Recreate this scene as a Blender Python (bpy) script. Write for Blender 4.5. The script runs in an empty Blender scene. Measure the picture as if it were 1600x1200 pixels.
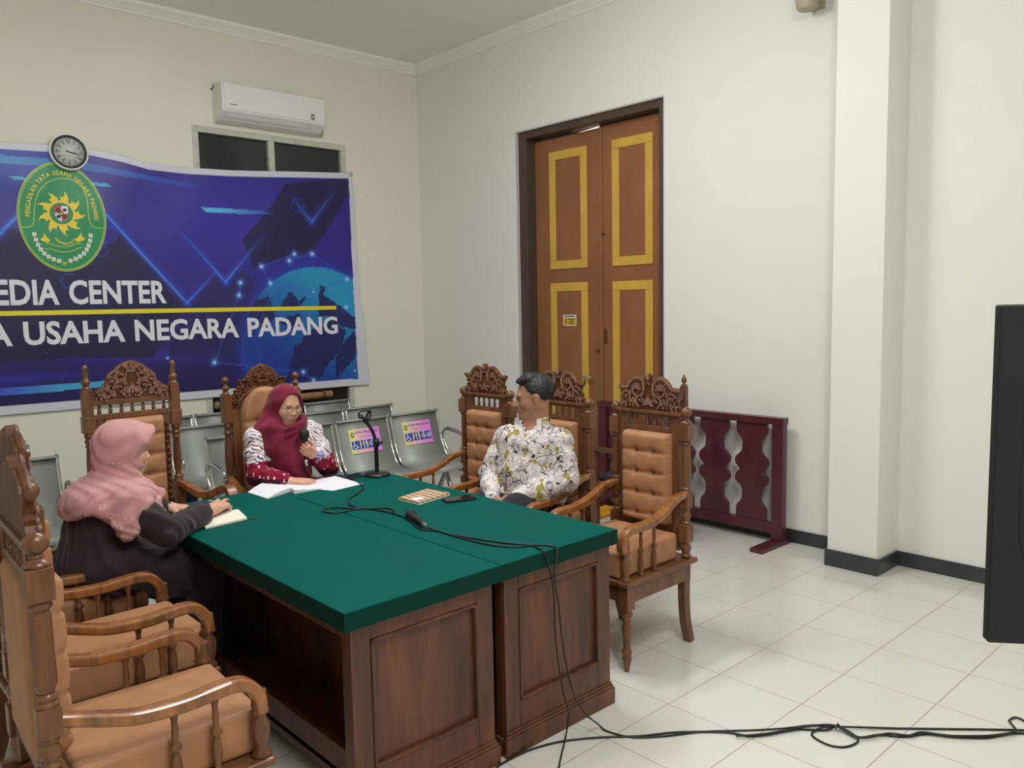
import bpy, math, random
import numpy as np
from mathutils import Vector, Matrix
PI=math.pi
random.seed(7); rng=np.random.RandomState(7)
SC=bpy.context.scene; COL=SC.collection
# ------------------------------------------------------------------ camera
F_PX=1259.746; YAW=0.7446038; PITCH=-0.0966273; ROLL=-0.0190046; CAM_H=1.7191530
def cam_axes():
    f=np.array([math.sin(YAW)*math.cos(PITCH),math.cos(YAW)*math.cos(PITCH),math.sin(PITCH)])
    r=np.array([math.cos(YAW),-math.sin(YAW),0.]); u=np.cross(r,f)
    r2=math.cos(ROLL)*r+math.sin(ROLL)*u; u2=np.cross(r2,f)
    return r2,u2,f
AR,AU,AF=cam_axes(); CP=np.array([0,0,CAM_H])
def at(x,y,ax,v):
    """point where the sight line of a photo pixel meets the plane axis=v (used to measure real positions)"""
    d=AR*(x-800)/F_PX+AU*(600-y)/F_PX+AF
    return CP+d*(v-CP[ax])/d[ax]
cam=bpy.data.cameras.new('camera'); camo=bpy.data.objects.new('camera',cam); COL.objects.link(camo)
cam.sensor_width=36; cam.lens=F_PX/1600*36; cam.clip_start=.02
camo.matrix_world=Matrix(((AR[0],AU[0],-AF[0],0),(AR[1],AU[1],-AF[1],0),(AR[2],AU[2],-AF[2],CAM_H),(0,0,0,1)))
SC.camera=camo
# ------------------------------------------------------------------ materials
def lin(c):
    return tuple(((v/255)/12.92 if v/255<=.04045 else ((v/255+.055)/1.055)**2.4) for v in c)+(1,)
class NT:
    def __init__(s,m): s.m=m; s.t=m.node_tree; s.n=s.t.nodes; s.l=s.t.links
    def new(s,typ,**kw):
        n=s.n.new(typ)
        for k,v in kw.items():
            if k in n.inputs: n.inputs[k].default_value=v
            else: setattr(n,k,v)
        return n
    def link(s,a,b): s.l.new(a,b)
    def math(s,op,a,b=None,c=None):
        n=s.n.new('ShaderNodeMath'); n.operation=op
        for i,v in enumerate((a,b,c)):
            if v is None: continue
            if isinstance(v,(int,float)): n.inputs[i].default_value=v
            else: s.l.new(v,n.inputs[i])
        return n.outputs[0]
    def mix(s,fac,a,b,blend='MIX'):
        n=s.n.new('ShaderNodeMix'); n.data_type='RGBA'; n.blend_type=blend
        for i,v in ((0,fac),(6,a),(7,b)):
            if isinstance(v,(int,float,tuple)): n.inputs[i].default_value=v
            else: s.l.new(v,n.inputs[i])
        return n.outputs[2]
    def ramp(s,fac,stops,interp='LINEAR'):
        n=s.n.new('ShaderNodeValToRGB'); r=n.color_ramp; r.interpolation=interp
        while len(r.elements)<len(stops): r.elements.new(.5)
        for e,(p,c) in zip(r.elements,stops): e.position=p; e.color=c
        s.l.new(fac,n.inputs[0]); return n.outputs[0]
    def coord(s,scale=(1,1,1),kind='Object',loc=(0,0,0)):
        c=s.n.new('ShaderNodeTexCoord'); m=s.n.new('ShaderNodeMapping'); m.inputs['Scale'].default_value=scale; m.inputs['Location'].default_value=loc
        s.l.new(c.outputs[kind],m.inputs[0]); return m.outputs[0]
    def noise(s,vec,scale,detail=3,rough=.5,dist=0):
        n=s.n.new('ShaderNodeTexNoise'); n.inputs['Scale'].default_value=scale; n.inputs['Detail'].default_value=detail
        n.inputs['Roughness'].default_value=rough; n.inputs['Distortion'].default_value=dist
        s.l.new(vec,n.inputs['Vector']); return n.outputs[0]
    def bump(s,h,strength,dist=.002):
        n=s.n.new('ShaderNodeBump'); n.inputs['Strength'].default_value=strength; n.inputs['Distance'].default_value=dist
        s.l.new(h,n.inputs['Height']); s.l.new(n.outputs[0],s.b.inputs['Normal'])
def mat(name,col=(128,128,128),rough=.5,metal=0,coat=0,spec=.5,var=0,vscale=8,bump=0,bscale=200,sheen=0):
    m=bpy.data.materials.new(name); m.use_nodes=True; t=NT(m); b=t.n['Principled BSDF']; t.b=b
    b.inputs['Base Color'].default_value=lin(col); b.inputs['Roughness'].default_value=rough; b.inputs['Metallic'].default_value=metal
    b.inputs['Coat Weight'].default_value=coat; b.inputs['Coat Roughness'].default_value=.12; b.inputs['Specular IOR Level'].default_value=spec
    if sheen: b.inputs['Sheen Weight'].default_value=sheen
    c=t.coord()
    if var or bump:
        if var:
            n=t.noise(c,vscale,4)
            lo=tuple(max(0,v*(1-var)) for v in col); hi=tuple(min(255,v*(1+var)) for v in col)
            t.link(t.ramp(n,[(.3,lin(lo)),(.7,lin(hi))]),b.inputs['Base Color'])
        if bump: t.bump(t.noise(c,bscale,2),bump)
    m['t']=1
    return m,t
def M(*a,**k): return mat(*a,**k)[0]
def wood(name,c1,c2,c3,rough=.3,coat=.4,gscale=1.0,stretch=(9,9,1.1),bump=.05,spec=.5):
    m,t=mat(name,c1,rough,0,coat,spec)
    c=t.coord(stretch)
    n=t.noise(c,2.2*gscale,6,.6,1.2); n2=t.noise(t.coord((40,40,3)),2,3)
    f=t.math('ADD',t.math('MULTIPLY',n,.8),t.math('MULTIPLY',n2,.2))
    t.link(t.ramp(f,[(.32,lin(c3)),(.5,lin(c1)),(.68,lin(c2))]),t.b.inputs['Base Color'])
    t.bump(n2,bump); return m
# ------------------------------------------------------------------ mesh builder
class MB:
    def __init__(s): s.v=[]; s.f=[]; s.s=[]; s.mi=[]
    def add(s,vs,fs,smooth=False,T=None,mi=0):
        o=len(s.v)
        if T is not None: vs=[tuple(T@Vector(v)) for v in vs]
        s.v+= [tuple(v) for v in vs]
        for f in fs: s.f.append(tuple(i+o for i in f)); s.s.append(smooth); s.mi.append(mi)
        return s
    def box(s,c,d,R=None,mi=0,T=None):
        hx,hy,hz=d[0]/2,d[1]/2,d[2]/2
        vs=[Vector((sx*hx,sy*hy,sz*hz)) for sz in(-1,1) for sy in(-1,1) for sx in(-1,1)]
        if R is not None: vs=[R@v for v in vs]
        vs=[v+Vector(c) for v in vs]
        return s.add(vs,[(0,2,3,1),(4,5,7,6),(0,1,5,4),(2,6,7,3),(0,4,6,2),(1,3,7,5)],False,T,mi)
    def bb(s,a,b,mi=0,T=None):
        return s.box([(a[i]+b[i])/2 for i in range(3)],[abs(b[i]-a[i]) for i in range(3)],None,mi,T)
    def lathe(s,prof,c=(0,0,0),n=14,T=None,mi=0,smooth=True,R=None):
        vs=[];fs=[]
        for r,z in prof:
            for k in range(n):
                a=2*PI*k/n; p=Vector((r*math.cos(a),r*math.sin(a),z))
                if R is not None: p=R@p
                vs.append(p+Vector(c))
        L=len(prof)
        for j in range(L-1):
            for k in range(n): fs.append((j*n+k,j*n+(k+1)%n,(j+1)*n+(k+1)%n,(j+1)*n+k))
        s.add(vs,fs,smooth,T,mi)
        s.add([vs[k] for k in range(n)][::-1],[tuple(range(n))],False,T,mi)
        s.add([vs[(L-1)*n+k] for k in range(n)],[tuple(range(n))],False,T,mi); return s
    def tube(s,pts,r,n=8,T=None,mi=0,closed=False,wh=None,up=None,smooth=True,twist=0):
        P=[Vector(p) for p in pts]; L=len(P)
        rs=[r]*L if isinstance(r,(int,float)) else list(r)
        tang=[]
        for i in range(L):
            a=P[(i-1)%L] if (closed or i>0) else P[i]; b=P[(i+1)%L] if (closed or i<L-1) else P[i]
            t=(b-a); tang.append(t.normalized() if t.length>1e-9 else Vector((0,0,1)))
        u=Vector(up) if up is not None else (Vector((0,0,1)) if abs(tang[0].z)<.9 else Vector((1,0,0)))
        vs=[]
        for i in range(L):
            t=tang[i]
            if up is not None: u=Vector(up)
            x=u.cross(t)
            if x.length<1e-6: x=Vector((1,0,0)).cross(t)
            x.normalize(); y=t.cross(x).normalized(); u=y
            for k in range(n):
                a=2*PI*(k+.5)/n if wh is not None and n==4 else 2*PI*k/n
                if wh is not None:
                    w,h=wh[i] if isinstance(wh,list) else wh
                    q=1.41421 if n==4 else 1
                    vs.append(P[i]+x*math.cos(a)*w/2*q+y*math.sin(a)*h/2*q)
                else: vs.append(P[i]+(x*math.cos(a)+y*math.sin(a))*rs[i])
        fs=[]
        for j in range(L if closed else L-1):
            for k in range(n):
                a=j*n+k;b=j*n+(k+1)%n;c=((j+1)%L)*n+(k+1)%n;d=((j+1)%L)*n+k; fs.append((a,b,c,d))
        s.add(vs,fs,smooth,T,mi)
        if not closed:
            s.add([vs[k] for k in range(n)][::-1],[tuple(range(n))],False,T,mi)
            s.add([vs[(L-1)*n+k] for k in range(n)],[tuple(range(n))],False,T,mi)
        return s
    def prism(s,poly,d0,d1,axis='y',T=None,mi=0):
        """2D outline (a,b) extruded along axis; y: (x,z), x: (y,z), z: (x,y)"""
        def p3(a,b,d): return {'y':(a,d,b),'x':(d,a,b),'z':(a,b,d)}[axis]
        n=len(poly); vs=[p3(a,b,d0) for a,b in poly]+[p3(a,b,d1) for a,b in poly]
        ar=sum(poly[i][0]*poly[(i+1)%n][1]-poly[(i+1)%n][0]*poly[i][1] for i in range(n))
        fl=(ar>0)^(axis=='y')^(d1<d0)
        A=tuple(range(n)); B=tuple(range(n,2*n)); fs=[A[::-1] if fl else A, B if fl else B[::-1]]
        for i in range(n):
            j=(i+1)%n; q=(i,j,n+j,n+i); fs.append(q if fl else q[::-1])
        return s.add(vs,fs,False,T,mi)
    def ell(s,c,r,n=12,m=8,T=None,mi=0,R=None):
        if isinstance(r,(int,float)): r=(r,r,r)
        vs=[];fs=[]
        for j in range(m+1):
            ph=PI*j/m
            for k in range(n):
                a=2*PI*k/n; p=Vector((r[0]*math.sin(ph)*math.cos(a),r[1]*math.sin(ph)*math.sin(a),-r[2]*math.cos(ph)))
                if R is not None: p=R@p
                vs.append(p+Vector(c))
        for j in range(m):
            for k in range(n):
                a,b,c2,d=j*n+k,j*n+(k+1)%n,(j+1)*n+(k+1)%n,(j+1)*n+k
                fs.append((a,b,c2,d))
        return s.add(vs,fs,True,T,mi)
    def grid(s,fn,nu,nv,T=None,mi=0,smooth=True,flip=False):
        vs=[fn(i/nu,j/nv) for j in range(nv+1) for i in range(nu+1)]
        fs=[]
        for j in range(nv):
            for i in range(nu):
                a=j*(nu+1)+i; q=(a,a+1,a+nu+2,a+nu+1); fs.append(q[::-1] if flip else q)
        return s.add(vs,fs,smooth,T,mi)
    def build(s,name,mats,parent=None,bevel=0,seg=2,loc=None,weld=False):
        me=bpy.data.meshes.new(name); me.from_pydata(s.v,[],s.f)
        me.polygons.foreach_set('use_smooth',s.s); 
        if not isinstance(mats,(list,tuple)): mats=[mats]
        for m in mats: me.materials.append(m)
        if len(mats)>1: me.polygons.foreach_set('material_index',s.mi)
        me.validate(); me.update()
        o=bpy.data.objects.new(name,me); COL.objects.link(o)
        if parent is not None: o.parent=parent
        if loc is not None: o.location=loc
        if bevel:
            b=o.modifiers.new('bevel','BEVEL'); b.width=bevel; b.segments=seg; b.limit_method='ANGLE'; b.angle_limit=.7
        return o
def thing(name,label=None,cat=None,loc=(0,0,0),rz=0,group=None):
    o=bpy.data.objects.new(name,None); COL.objects.link(o); o.location=loc; o.rotation_euler=(0,0,rz); o.empty_display_size=.1
    return tag(o,label,cat,group)
def tag(o,label=None,cat=None,group=None,kind=None):
    if label: o['label']=label
    if cat: o['category']=cat
    if group: o['group']=group
    if kind: o['kind']=kind
    return o
def struct(o): o['kind']='structure'; return o
def dup(o,parent=None,loc=None,rz=None,label=None):
    c=o.copy(); COL.objects.link(c); c.parent=parent
    if loc is not None: c.location=loc
    if rz is not None: c.rotation_euler=(0,0,rz)
    if label: c['label']=label
    for ch in list(o.children): dup(ch,c)
    return c
def catmull(pts,n=6,closed=False):
    P=[Vector(p) for p in pts]; L=len(P); out=[]
    R=range(L) if closed else range(L-1)
    for i in R:
        p0=P[i-1] if (i>0 or closed) else P[0]; p1=P[i]; p2=P[(i+1)%L]; p3=P[(i+2)%L] if (closed or i+2<L) else P[-1]
        for k in range(n):
            t=k/n; out.append(.5*((2*p1)+(-p0+p2)*t+(2*p0-5*p1+4*p2-p3)*t*t+(-p0+3*p1-3*p2+p3)*t*t*t))
    if not closed: out.append(P[-1])
    return out
def text_mesh(txt,bold=.0):
    """flat letters as (verts, faces) in the unit of the built-in font"""
    cu=bpy.data.curves.new('lettering','FONT'); cu.body=txt; cu.offset=bold; cu.resolution_u=3
    o=bpy.data.objects.new('lettering',cu); COL.objects.link(o)
    dg=bpy.context.evaluated_depsgraph_get(); me=bpy.data.meshes.new_from_object(o.evaluated_get(dg))
    V=np.array([v.co[:2] for v in me.vertices]).reshape(-1,2); Fs=[tuple(p.vertices) for p in me.polygons]
    bpy.data.objects.remove(o); bpy.data.curves.remove(cu); bpy.data.meshes.remove(me)
    return V,Fs
def text_fit(txt,x0,x1,z0,z1,bold=.02):
    V,Fs=text_mesh(txt,bold)
    mn=V.min(0); mx=V.max(0)
    Q=np.empty_like(V); Q[:,0]=x0+(V[:,0]-mn[0])/(mx[0]-mn[0])*(x1-x0); Q[:,1]=z0+(V[:,1]-mn[1])/(mx[1]-mn[1])*(z1-z0)
    return Q,Fs
# ================================================================== ROOM
XW,YB,ZC=5.273,7.13,4.25
XL,YF=-2.3,-3.2
def wallmat(name,col):
    m,t=mat(name,col,.62,spec=.3)
    n=t.noise(t.coord(),1.3,3); t.link(t.mix(n,lin(col),lin(tuple(v*.965 for v in col))),t.b.inputs['Base Color'])
    t.bump(t.noise(t.coord(),60,3),.04); return m
MW=wallmat('cream_wall_paint',(228,226,211)); MWR=wallmat('pale_wall_paint',(231,230,225)); MCEIL=wallmat('ceiling_paint',(240,240,234))
# floor: glossy 40 cm tiles
m,t=mat('floor_tile',(208,204,196),.13,spec=.5); GX,GY=3.526036,2.00482
c=t.coord(loc=(-GX+40*.4,-GY+40*.4,0))
sx=t.n.new('ShaderNodeSeparateXYZ'); t.link(c,sx.inputs[0])
def dline(o):
    a=t.math('FRACT',t.math('DIVIDE',o,.4)); b=t.math('MINIMUM',a,t.math('SUBTRACT',1.,a)); return b
dx=dline(sx.outputs[0]); dy=dline(sx.outputs[1])
g=t.math('LESS_THAN',t.math('MINIMUM',dx,dy),.0048)
n=t.noise(t.coord(),2.5,3)
base=t.mix(n,lin((213,211,206)),lin((205,202,196)))
t.link(t.mix(g,base,lin((144,137,128))),t.b.inputs['Base Color'])
t.link(t.math('ADD',t.math('MULTIPLY',g,.5),.13),t.b.inputs['Roughness'])
MFLOOR=m
b=MB(); b.bb((XL,YF,-.1),(XW+.4,YB+.3,0)); struct(b.build('floor',MFLOOR))
b=MB(); b.bb((XL,YF,ZC),(XW+.4,YB+.3,ZC+.1)); struct(b.build('ceiling',MCEIL))
# back wall with its window opening
WX0,WX1,WZ0,WZ1=2.85,4.375,.60,3.337
b=MB(); b.bb((XL,YB,0),(WX0,YB+.2,ZC)); b.bb((WX1,YB,0),(XW+.3,YB+.2,ZC)); b.bb((WX0,YB,0),(WX1,YB+.2,WZ0)); b.bb((WX0,YB,WZ1),(WX1,YB+.2,ZC))
struct(b.build('wall_back',MW))
DY0,DY1,DZ=3.912,5.616,3.329
b=MB(); b.bb((XW,YF,0),(XW+.3,DY0,ZC)); b.bb((XW,DY1,0),(XW+.3,YB,ZC)); b.bb((XW,DY0,DZ),(XW+.3,DY1,ZC))
struct(b.build('wall_right',MWR))
b=MB(); b.bb((XL-.2,YF,0),(XL,YB+.2,ZC)); struct(b.build('wall_left',MW))
b=MB(); b.bb((XL,YF-.2,0),(XW+.3,YF,ZC)); struct(b.build('wall_front',MW))
CX=4.965
b=MB(); b.bb((CX,2.07,0),(XW,2.388,ZC)); struct(b.build('wall_pillar',MWR,bevel=.004))
# cove between walls and ceiling
b=MB(); cv=[(0,4.16),(-.012,4.16),(-.02,4.175),(-.055,4.205),(-.085,4.225),(-.085,ZC),(0,ZC)]
b.prism([(YB+y,z) for y,z in cv],XL,XW,'x'); b.prism([(XW+y,z) for y,z in cv],YF,YB,'y')
struct(b.build('trim_1',MCEIL))
# baseboards
MBASE=M('dark_skirting_tile',(58,58,62),.3,var=.12,vscale=5)
b=MB(); b.bb((XL,YB-.012,0),(XW,YB,.10)); struct(b.build('baseboard_back',MBASE,bevel=.002))
b=MB()
for y0,y1 in((YF,2.058),(2.40,DY0),(DY1,YB-.012)): b.bb((XW-.012,y0,0),(XW,y1,.095))
struct(b.build('baseboard_right',MBASE,bevel=.002))
b=MB(); b.bb((CX-.015,2.055,0),(CX,2.40,.108)); b.bb((CX,2.055,0),(XW-.0121,2.07,.10)); b.bb((CX,2.388,0),(XW-.0121,2.40,.10))
struct(b.build('baseboard_pillar',MBASE,bevel=.002))
# ---- window
MFRM=M('pale_grey_window_frame',(190,190,178),.4,var=.05,vscale=20); MGLASSD=M('dark_window_glass',(26,27,31),.12,spec=.6)
MNIGHT=M('night_outside',(14,14,17),.9)
w=struct(thing('window_1'))
b=MB(); fy0,fy1=YB-.006,YB+.07
b.bb((WX0,fy0,WZ1-.055),(WX1,fy1,WZ1)); b.bb((WX0,fy0,WZ0),(WX1,fy1,WZ0+.055)); b.bb((WX0,fy0,WZ0+.055),(WX0+.055,fy1,WZ1-.055)); b.bb((WX1-.055,fy0,WZ0+.055),(WX1,fy1,WZ1-.055))
b.bb((3.555,fy0,WZ0+.055),(3.615,fy1,WZ1-.055)); b.bb((WX0+.055,fy0+.01,2.55),(3.555,fy1,2.61)); b.bb((3.615,fy0+.01,2.55),(WX1-.055,fy1,2.61))
b.build('window_frame',MFRM,w,bevel=.004)
for x0,x1 in((WX0+.055,3.555),(3.615,WX1-.055)):
    b=MB(); b.bb((x0,YB+.04,WZ0+.055),(x1,YB+.048,WZ1-.055)); b.build('pane',MGLASSD,w)
b=MB(); b.bb((WX0-.05,YB+.21,WZ0-.05),(WX1+.05,YB+.23,WZ1+.05)); b.build('night_backing',MNIGHT,w)
# wooden curtain pole across the low part of the window
MPOLE=wood('pale_brown_wood',(150,108,72),(170,126,88),(120,82,52),.4,.2)
r=thing('curtain_rod','pale brown wooden rod with rings lying across the lower window under the banner','curtain rod',(0,0,0))
b=MB(); b.tube([(2.9,YB-.07,.885),(4.07,YB-.07,.885)],.033,12); b.build('pole',MPOLE,r)
for x in (3.97,2.93):
    b=MB(); b.tube([(x,YB-.07+.046*math.cos(a*PI/8),.885+.046*math.sin(a*PI/8)) for a in range(16)],.006,6,closed=True); b.build('ring',M('rod_ring_metal',(70,62,58),.4,.6),r)
# ---- door
MDBR=M('brown_door_paint',(140,92,58),.42,var=.05,vscale=3,bump=.04,bscale=40); MDYE=M('yellow_door_paint',(204,164,70),.42,var=.04,vscale=5)
MDFR=M('dark_brown_frame_paint',(78,62,55),.45,var=.08,vscale=4); MREV=M('reveal_plaster',(196,190,186),.6)
MMET=M('worn_door_metal',(196,180,160),.35,.5); MOLDM=M('old_brown_lock_metal',(104,66,44),.45,.4)
d=struct(thing('door_1'))
b=MB(); fx0,fx1=XW+.03,XW+.24
b.bb((fx0,DY1-.11,0),(fx1,DY1,DZ)); b.bb((fx0,DY0,0),(fx1,DY0+.075,DZ)); b.bb((fx0,DY0+.075,DZ-.075),(fx1,DY1-.11,DZ))
b.build('door_frame',MDFR,d,bevel=.004)
b=MB(); b.bb((XW+.001,DY1-.012,0),(fx0,DY1,DZ)); b.bb((XW+.001,DY0,0),(fx0,DY0+.012,DZ)); b.bb((XW+.001,DY0+.012,DZ-.012),(fx0,DY1-.012,DZ)); b.build('reveal',MREV,d)
LX=5.42
def leaf(y0,y1,name,ztop):
    b=MB(); b.bb((LX,y0,.012),(LX+.045,y1,ztop)); l=b.build(name,MDBR,d,bevel=.003)
    return l
la=leaf(4.70,DY1-.112,'door_leaf',3.235); lb=leaf(DY0+.078,4.697,'door_leaf',3.246)
b=MB(); b.bb((LX-.016,4.675,.012),(LX-.0005,4.715,3.235)); b.build('meeting_strip',MDBR,lb,bevel=.004)
def pan(l,y0,y1,z0,z1):
    b=MB(); w_=.078; x0,x1=LX-.012,LX-.0005
    b.bb((x0,y0,z0),(x1,y1,z0+w_)); b.bb((x0,y0,z1-w_),(x1,y1,z1)); b.bb((x0,y0,z0+w_),(x1,y0+w_,z1-w_)); b.bb((x0,y1-w_,z0+w_),(x1,y1,z1-w_))
    b.build('panel_moulding',MDYE,l,bevel=.004)
    b=MB(); b.bb((LX-.006,y0+w_+.001,z0+w_+.001),(LX-.0004,y1-w_-.001,z1-w_-.001)); b.build('door_panel',MDBR,l,bevel=.002)
pan(la,4.852,5.315,2.046,3.11); pan(la,4.852,5.315,.25,1.92); pan(lb,4.132,4.565,2.043,3.106); pan(lb,4.132,4.565,.25,1.912)
# lit slit above the left leaf, keyhole plate, knob and lever
MLIT,tt=mat('lit_room_beyond',(255,235,220)); tt.b.inputs['Emission Color'].default_value=lin((255,225,205)); tt.b.inputs['Emission Strength'].default_value=1.2
b=MB(); b.prism([(5.06,3.236),(4.73,3.236),(4.73,3.252),(4.75,3.252)],LX+.02,LX+.03,'x'); b.build('lit_gap',MLIT,d)
b=MB(); b.bb((LX-.028,4.872,1.045),(LX-.0125,4.90,1.10)); b.tube(catmull([(LX-.035,4.885,1.08),(LX-.06,4.88,1.082),(LX-.062,4.83,1.083),(LX-.06,4.775,1.068)],5),.009,8); b.build('door_handle',MMET,la,bevel=.002)
b=MB(); b.bb((LX-.006,4.635,1.37),(LX-.0005,4.665,1.50)); b.ell((LX-.012,4.65,1.43),(.008,.008,.012)); b.build('keyhole_plate',MOLDM,lb,bevel=.002)
b=MB(); b.ell((LX-.03,4.725,1.315),.017); b.tube([(LX-.003,4.725,1.315),(LX-.03,4.725,1.315)],.007); b.build('door_knob',MOLDM,la)
b=MB(); b.ell((LX-.02,4.665,2.33),.012); b.tube([(LX-.003,4.665,2.33),(LX-.02,4.665,2.33)],.005); b.build('latch_knob',MOLDM,lb)
# door notice
nt=MB(); y0,y1,z0,z1=4.995,5.160,1.527,1.628; X=LX-.0068
nt.bb((X-.001,y0,z0),(X,y1,z1),0); nt.bb((X-.0016,y0+.006,z0+.006),(X-.0011,y1-.006,z1-.028),1)
for k,(w_,zz) in enumerate(((.09,1.585),(.05,1.568),(.07,1.551))):
    nt.bb((X-.0022,5.055-w_/2,zz-.004),(X-.0017,5.055+w_/2,zz+.004),2)
nt.bb((X-.0022,5.02,z1-.019),(X-.0017,5.142,z1-.010),2); nt.bb((X-.0022,5.115,z0+.012),(X-.0017,5.122,z1-.034),2); nt.bb((X-.0022,5.133,z0+.02),(X-.0017,5.140,z0+.05),2)
o=nt.build('door_notice',[M('notice_white',(215,212,205),.5),M('notice_yellow',(206,166,50),.5),M('notice_ink',(60,48,30),.5)]); tag(o,'small white and yellow notice stuck on the left leaf of the brown double door','sign')
# low yellow step at the door
b=MB(); b.bb((4.50,4.19,0),(5.10,4.395,.03)); o=b.build('yellow_board',M('bright_yellow_paint',(226,160,40),.5,var=.06),bevel=.006); tag(o,'bright yellow painted low board on the floor between the right-hand chairs and the door','board')
# bracket high on the right wall
MBEI=M('beige_plastic',(168,160,138),.5,var=.05)
r=thing('wall_speaker','beige plastic unit hanging high on the right wall beside the white pillar','wall unit')
q0=at(1250,18,0,XW-.13); q1=at(1278,10,0,XW-.13)
zc=(q0[2]+.02); yc=(q0[1]+q1[1])/2
b=MB(); b.lathe([(.055,0),(.068,.01),(.078,.09),(.08,.2),(.05,.26)],(XW-.15,yc,q0[2]-.01),16); b.build('housing',MBEI,r)
b=MB(); b.bb((XW-.09,yc-.03,q0[2]+.06),(XW,yc+.03,q0[2]+.12)); b.bb((XW-.02,yc-.05,q0[2]+.02),(XW,yc+.05,q0[2]+.2)); b.build('bracket',MBEI,r,bevel=.004)
# ---- air conditioner
MACW=M('white_ac_plastic',(226,226,226),.35,spec=.5); MACD=M('ac_dark_slot',(52,52,54),.6)
ac=thing('air_conditioner','white split air conditioner mounted on the back wall above the window','air conditioner')
ax0=at(346,150,1,6.94)[0]; ax1=at(508,180,1,6.94)[0]; zt=at(346,124,1,6.96)[2]; zb=at(347,186,1,6.99)[2]
prof=[(YB,zt-.0),(YB-.17,zt-.005),(YB-.195,zt-.03),(YB-.20,zt-.17),(YB-.19,zb+.07),(YB-.10,zb+.005),(YB-.06,zb-.01),(YB,zb-.01)]
b=MB(); b.prism(prof,ax0,ax1,'x'); b.build('housing',MACW,ac,bevel=.012,seg=3)
b=MB(); b.prism([(YB-.204,zt-.03),(YB-.207,zt-.17),(YB-.199,zb+.085),(YB-.192,zb+.085),(YB-.196,zt-.03)],ax0+.02,ax1-.015,'x'); b.build('front_cover',MACW,ac,bevel=.004)
b=MB(); b.prism([(YB-.180,zb+.066),(YB-.118,zb+.018),(YB-.112,zb+.026),(YB-.172,zb+.072)],ax0+.05,ax1-.19,'x'); b.build('outlet',MACD,ac)
b=MB(); b.box((0,0,0),(ax1-ax0-.25,.034,.004),Matrix.Rotation(math.radians(-38),3,'X')); b.build('flap',MACW,ac,loc=((ax0+ax1)/2-.07,YB-.152,zb+.036),bevel=.001)
MBK=M('ac_badge_ink',(120,120,120),.5)
for k in range(2): b=MB(); b.bb((ax1-.16,YB-.2095,zb+.10+k*.03),(ax1-.12,YB-.2085,zb+.12+k*.03),0); b.build('indicator_light',MBK,ac)
b=MB(); b.bb((ax0+.07,YB-.2095,zb+.12),(ax0+.13,YB-.2085,zb+.127),0); b.build('badge',MBK,ac)
b=MB(); b.tube(catmull([(ax1-.01,YB-.05,zb+.06),(ax1+.04,YB-.04,zb+.055),(ax1+.05,YB-.02,zb+.02),(ax1+.05,YB+.01,zb+.0)],5),.02,10); b.build('pipe',M('ac_pipe_wrap',(188,180,160),.6),ac)
# small screw hook on the wall left of the unit
b=MB(); b.tube(catmull([(0,0,0),(0,-.03,0),(0,-.045,.012),(0,-.035,.028)],5),.003,6); b.ell((0,-.002,0),(.008,.003,.008))
q=at(330,139,1,YB); o=b.build('wall_hook',MOLDM,loc=(q[0],YB,q[2])); tag(o,'tiny dark hook in the back wall just left of the air conditioner','hook')
# ================================================================== BANNER
def vcmat(name,rough=.4,spec=.4):
    m,t=mat(name,(128,128,128),rough,spec=spec)
    a=t.n.new('ShaderNodeAttribute'); a.attribute_name='print'; t.link(a.outputs['Color'],t.b.inputs['Base Color']); return m
def cp(x,y): q=at(x/2.66667,180+y/2.66667,1,YB-.03); return (q[0],q[2])
TOPX=[-.85,.3,1.0,1.403,1.60,1.80,2.0,2.2,2.45,2.75,3.1,3.5,3.9,4.3,4.45]
_tp=[(0,221),(70,226),(125,229),(142,232),(187,242),(232,255),(292,262),(356,266),(450,268),(547,270)]
_q=[at(x,y,1,YB-.03) for x,y in _tp]
TX=[-.85,.2]+[q[0] for q in _q]; TZ=[3.06,3.0]+[q[2] for q in _q]
def btop(x): return np.interp(x,TX,TZ)
BBx=[-.85,1.26,4.6]; BBz=[.965,.962,.938]
def bbot(x): return np.interp(x,BBx,BBz)
RT=at(547,270,1,YB-.03)[0]; RB=at(577,603,1,YB-.03)[0]
RiT=at(544,280,1,YB-.03)[0]; RiB=at(560.5,592,1,YB-.03)[0]
def wave(x,z):
    x=np.asarray(x,float); z=np.asarray(z,float)
    hi=np.clip((z-2.0)/1.0,0,1)
    w=.004+.004*np.sin(2.1*x+.6*z)*.5
    w=w+hi*(.010*(1+np.sin(9*x-4.5*z))*.5+.006*np.sin(3*x+7*z)**2)
    w=w+.008*np.exp(-((x-1.62-.12*(z-2.2))/.05)**2)*np.clip((z-2.5)/.5,0,1)
    w=w+.012*np.clip((x-4.3)/.25,0,1)*np.sin(z*5.)**2
    return w
def by(x,z,off=0): return YB-.018-wave(x,z)-off
def seg(X,Z,a,b):
    ax,az=a;bx,bz=b; dx,dz=bx-ax,bz-az; t=np.clip(((X-ax)*dx+(Z-az)*dz)/(dx*dx+dz*dz),0,1)
    return np.hypot(X-ax-t*dx,Z-az-t*dz),t
def inpoly(X,Z,poly):
    c=np.zeros(X.shape,bool); n=len(poly)
    for i in range(n):
        x0,z0=poly[i];x1,z1=poly[i-1]
        if z0==z1: continue
        k=((z0>Z)!=(z1>Z))&(X<(x1-x0)*(Z-z0)/(z1-z0)+x0); c^=k
    return c
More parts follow.
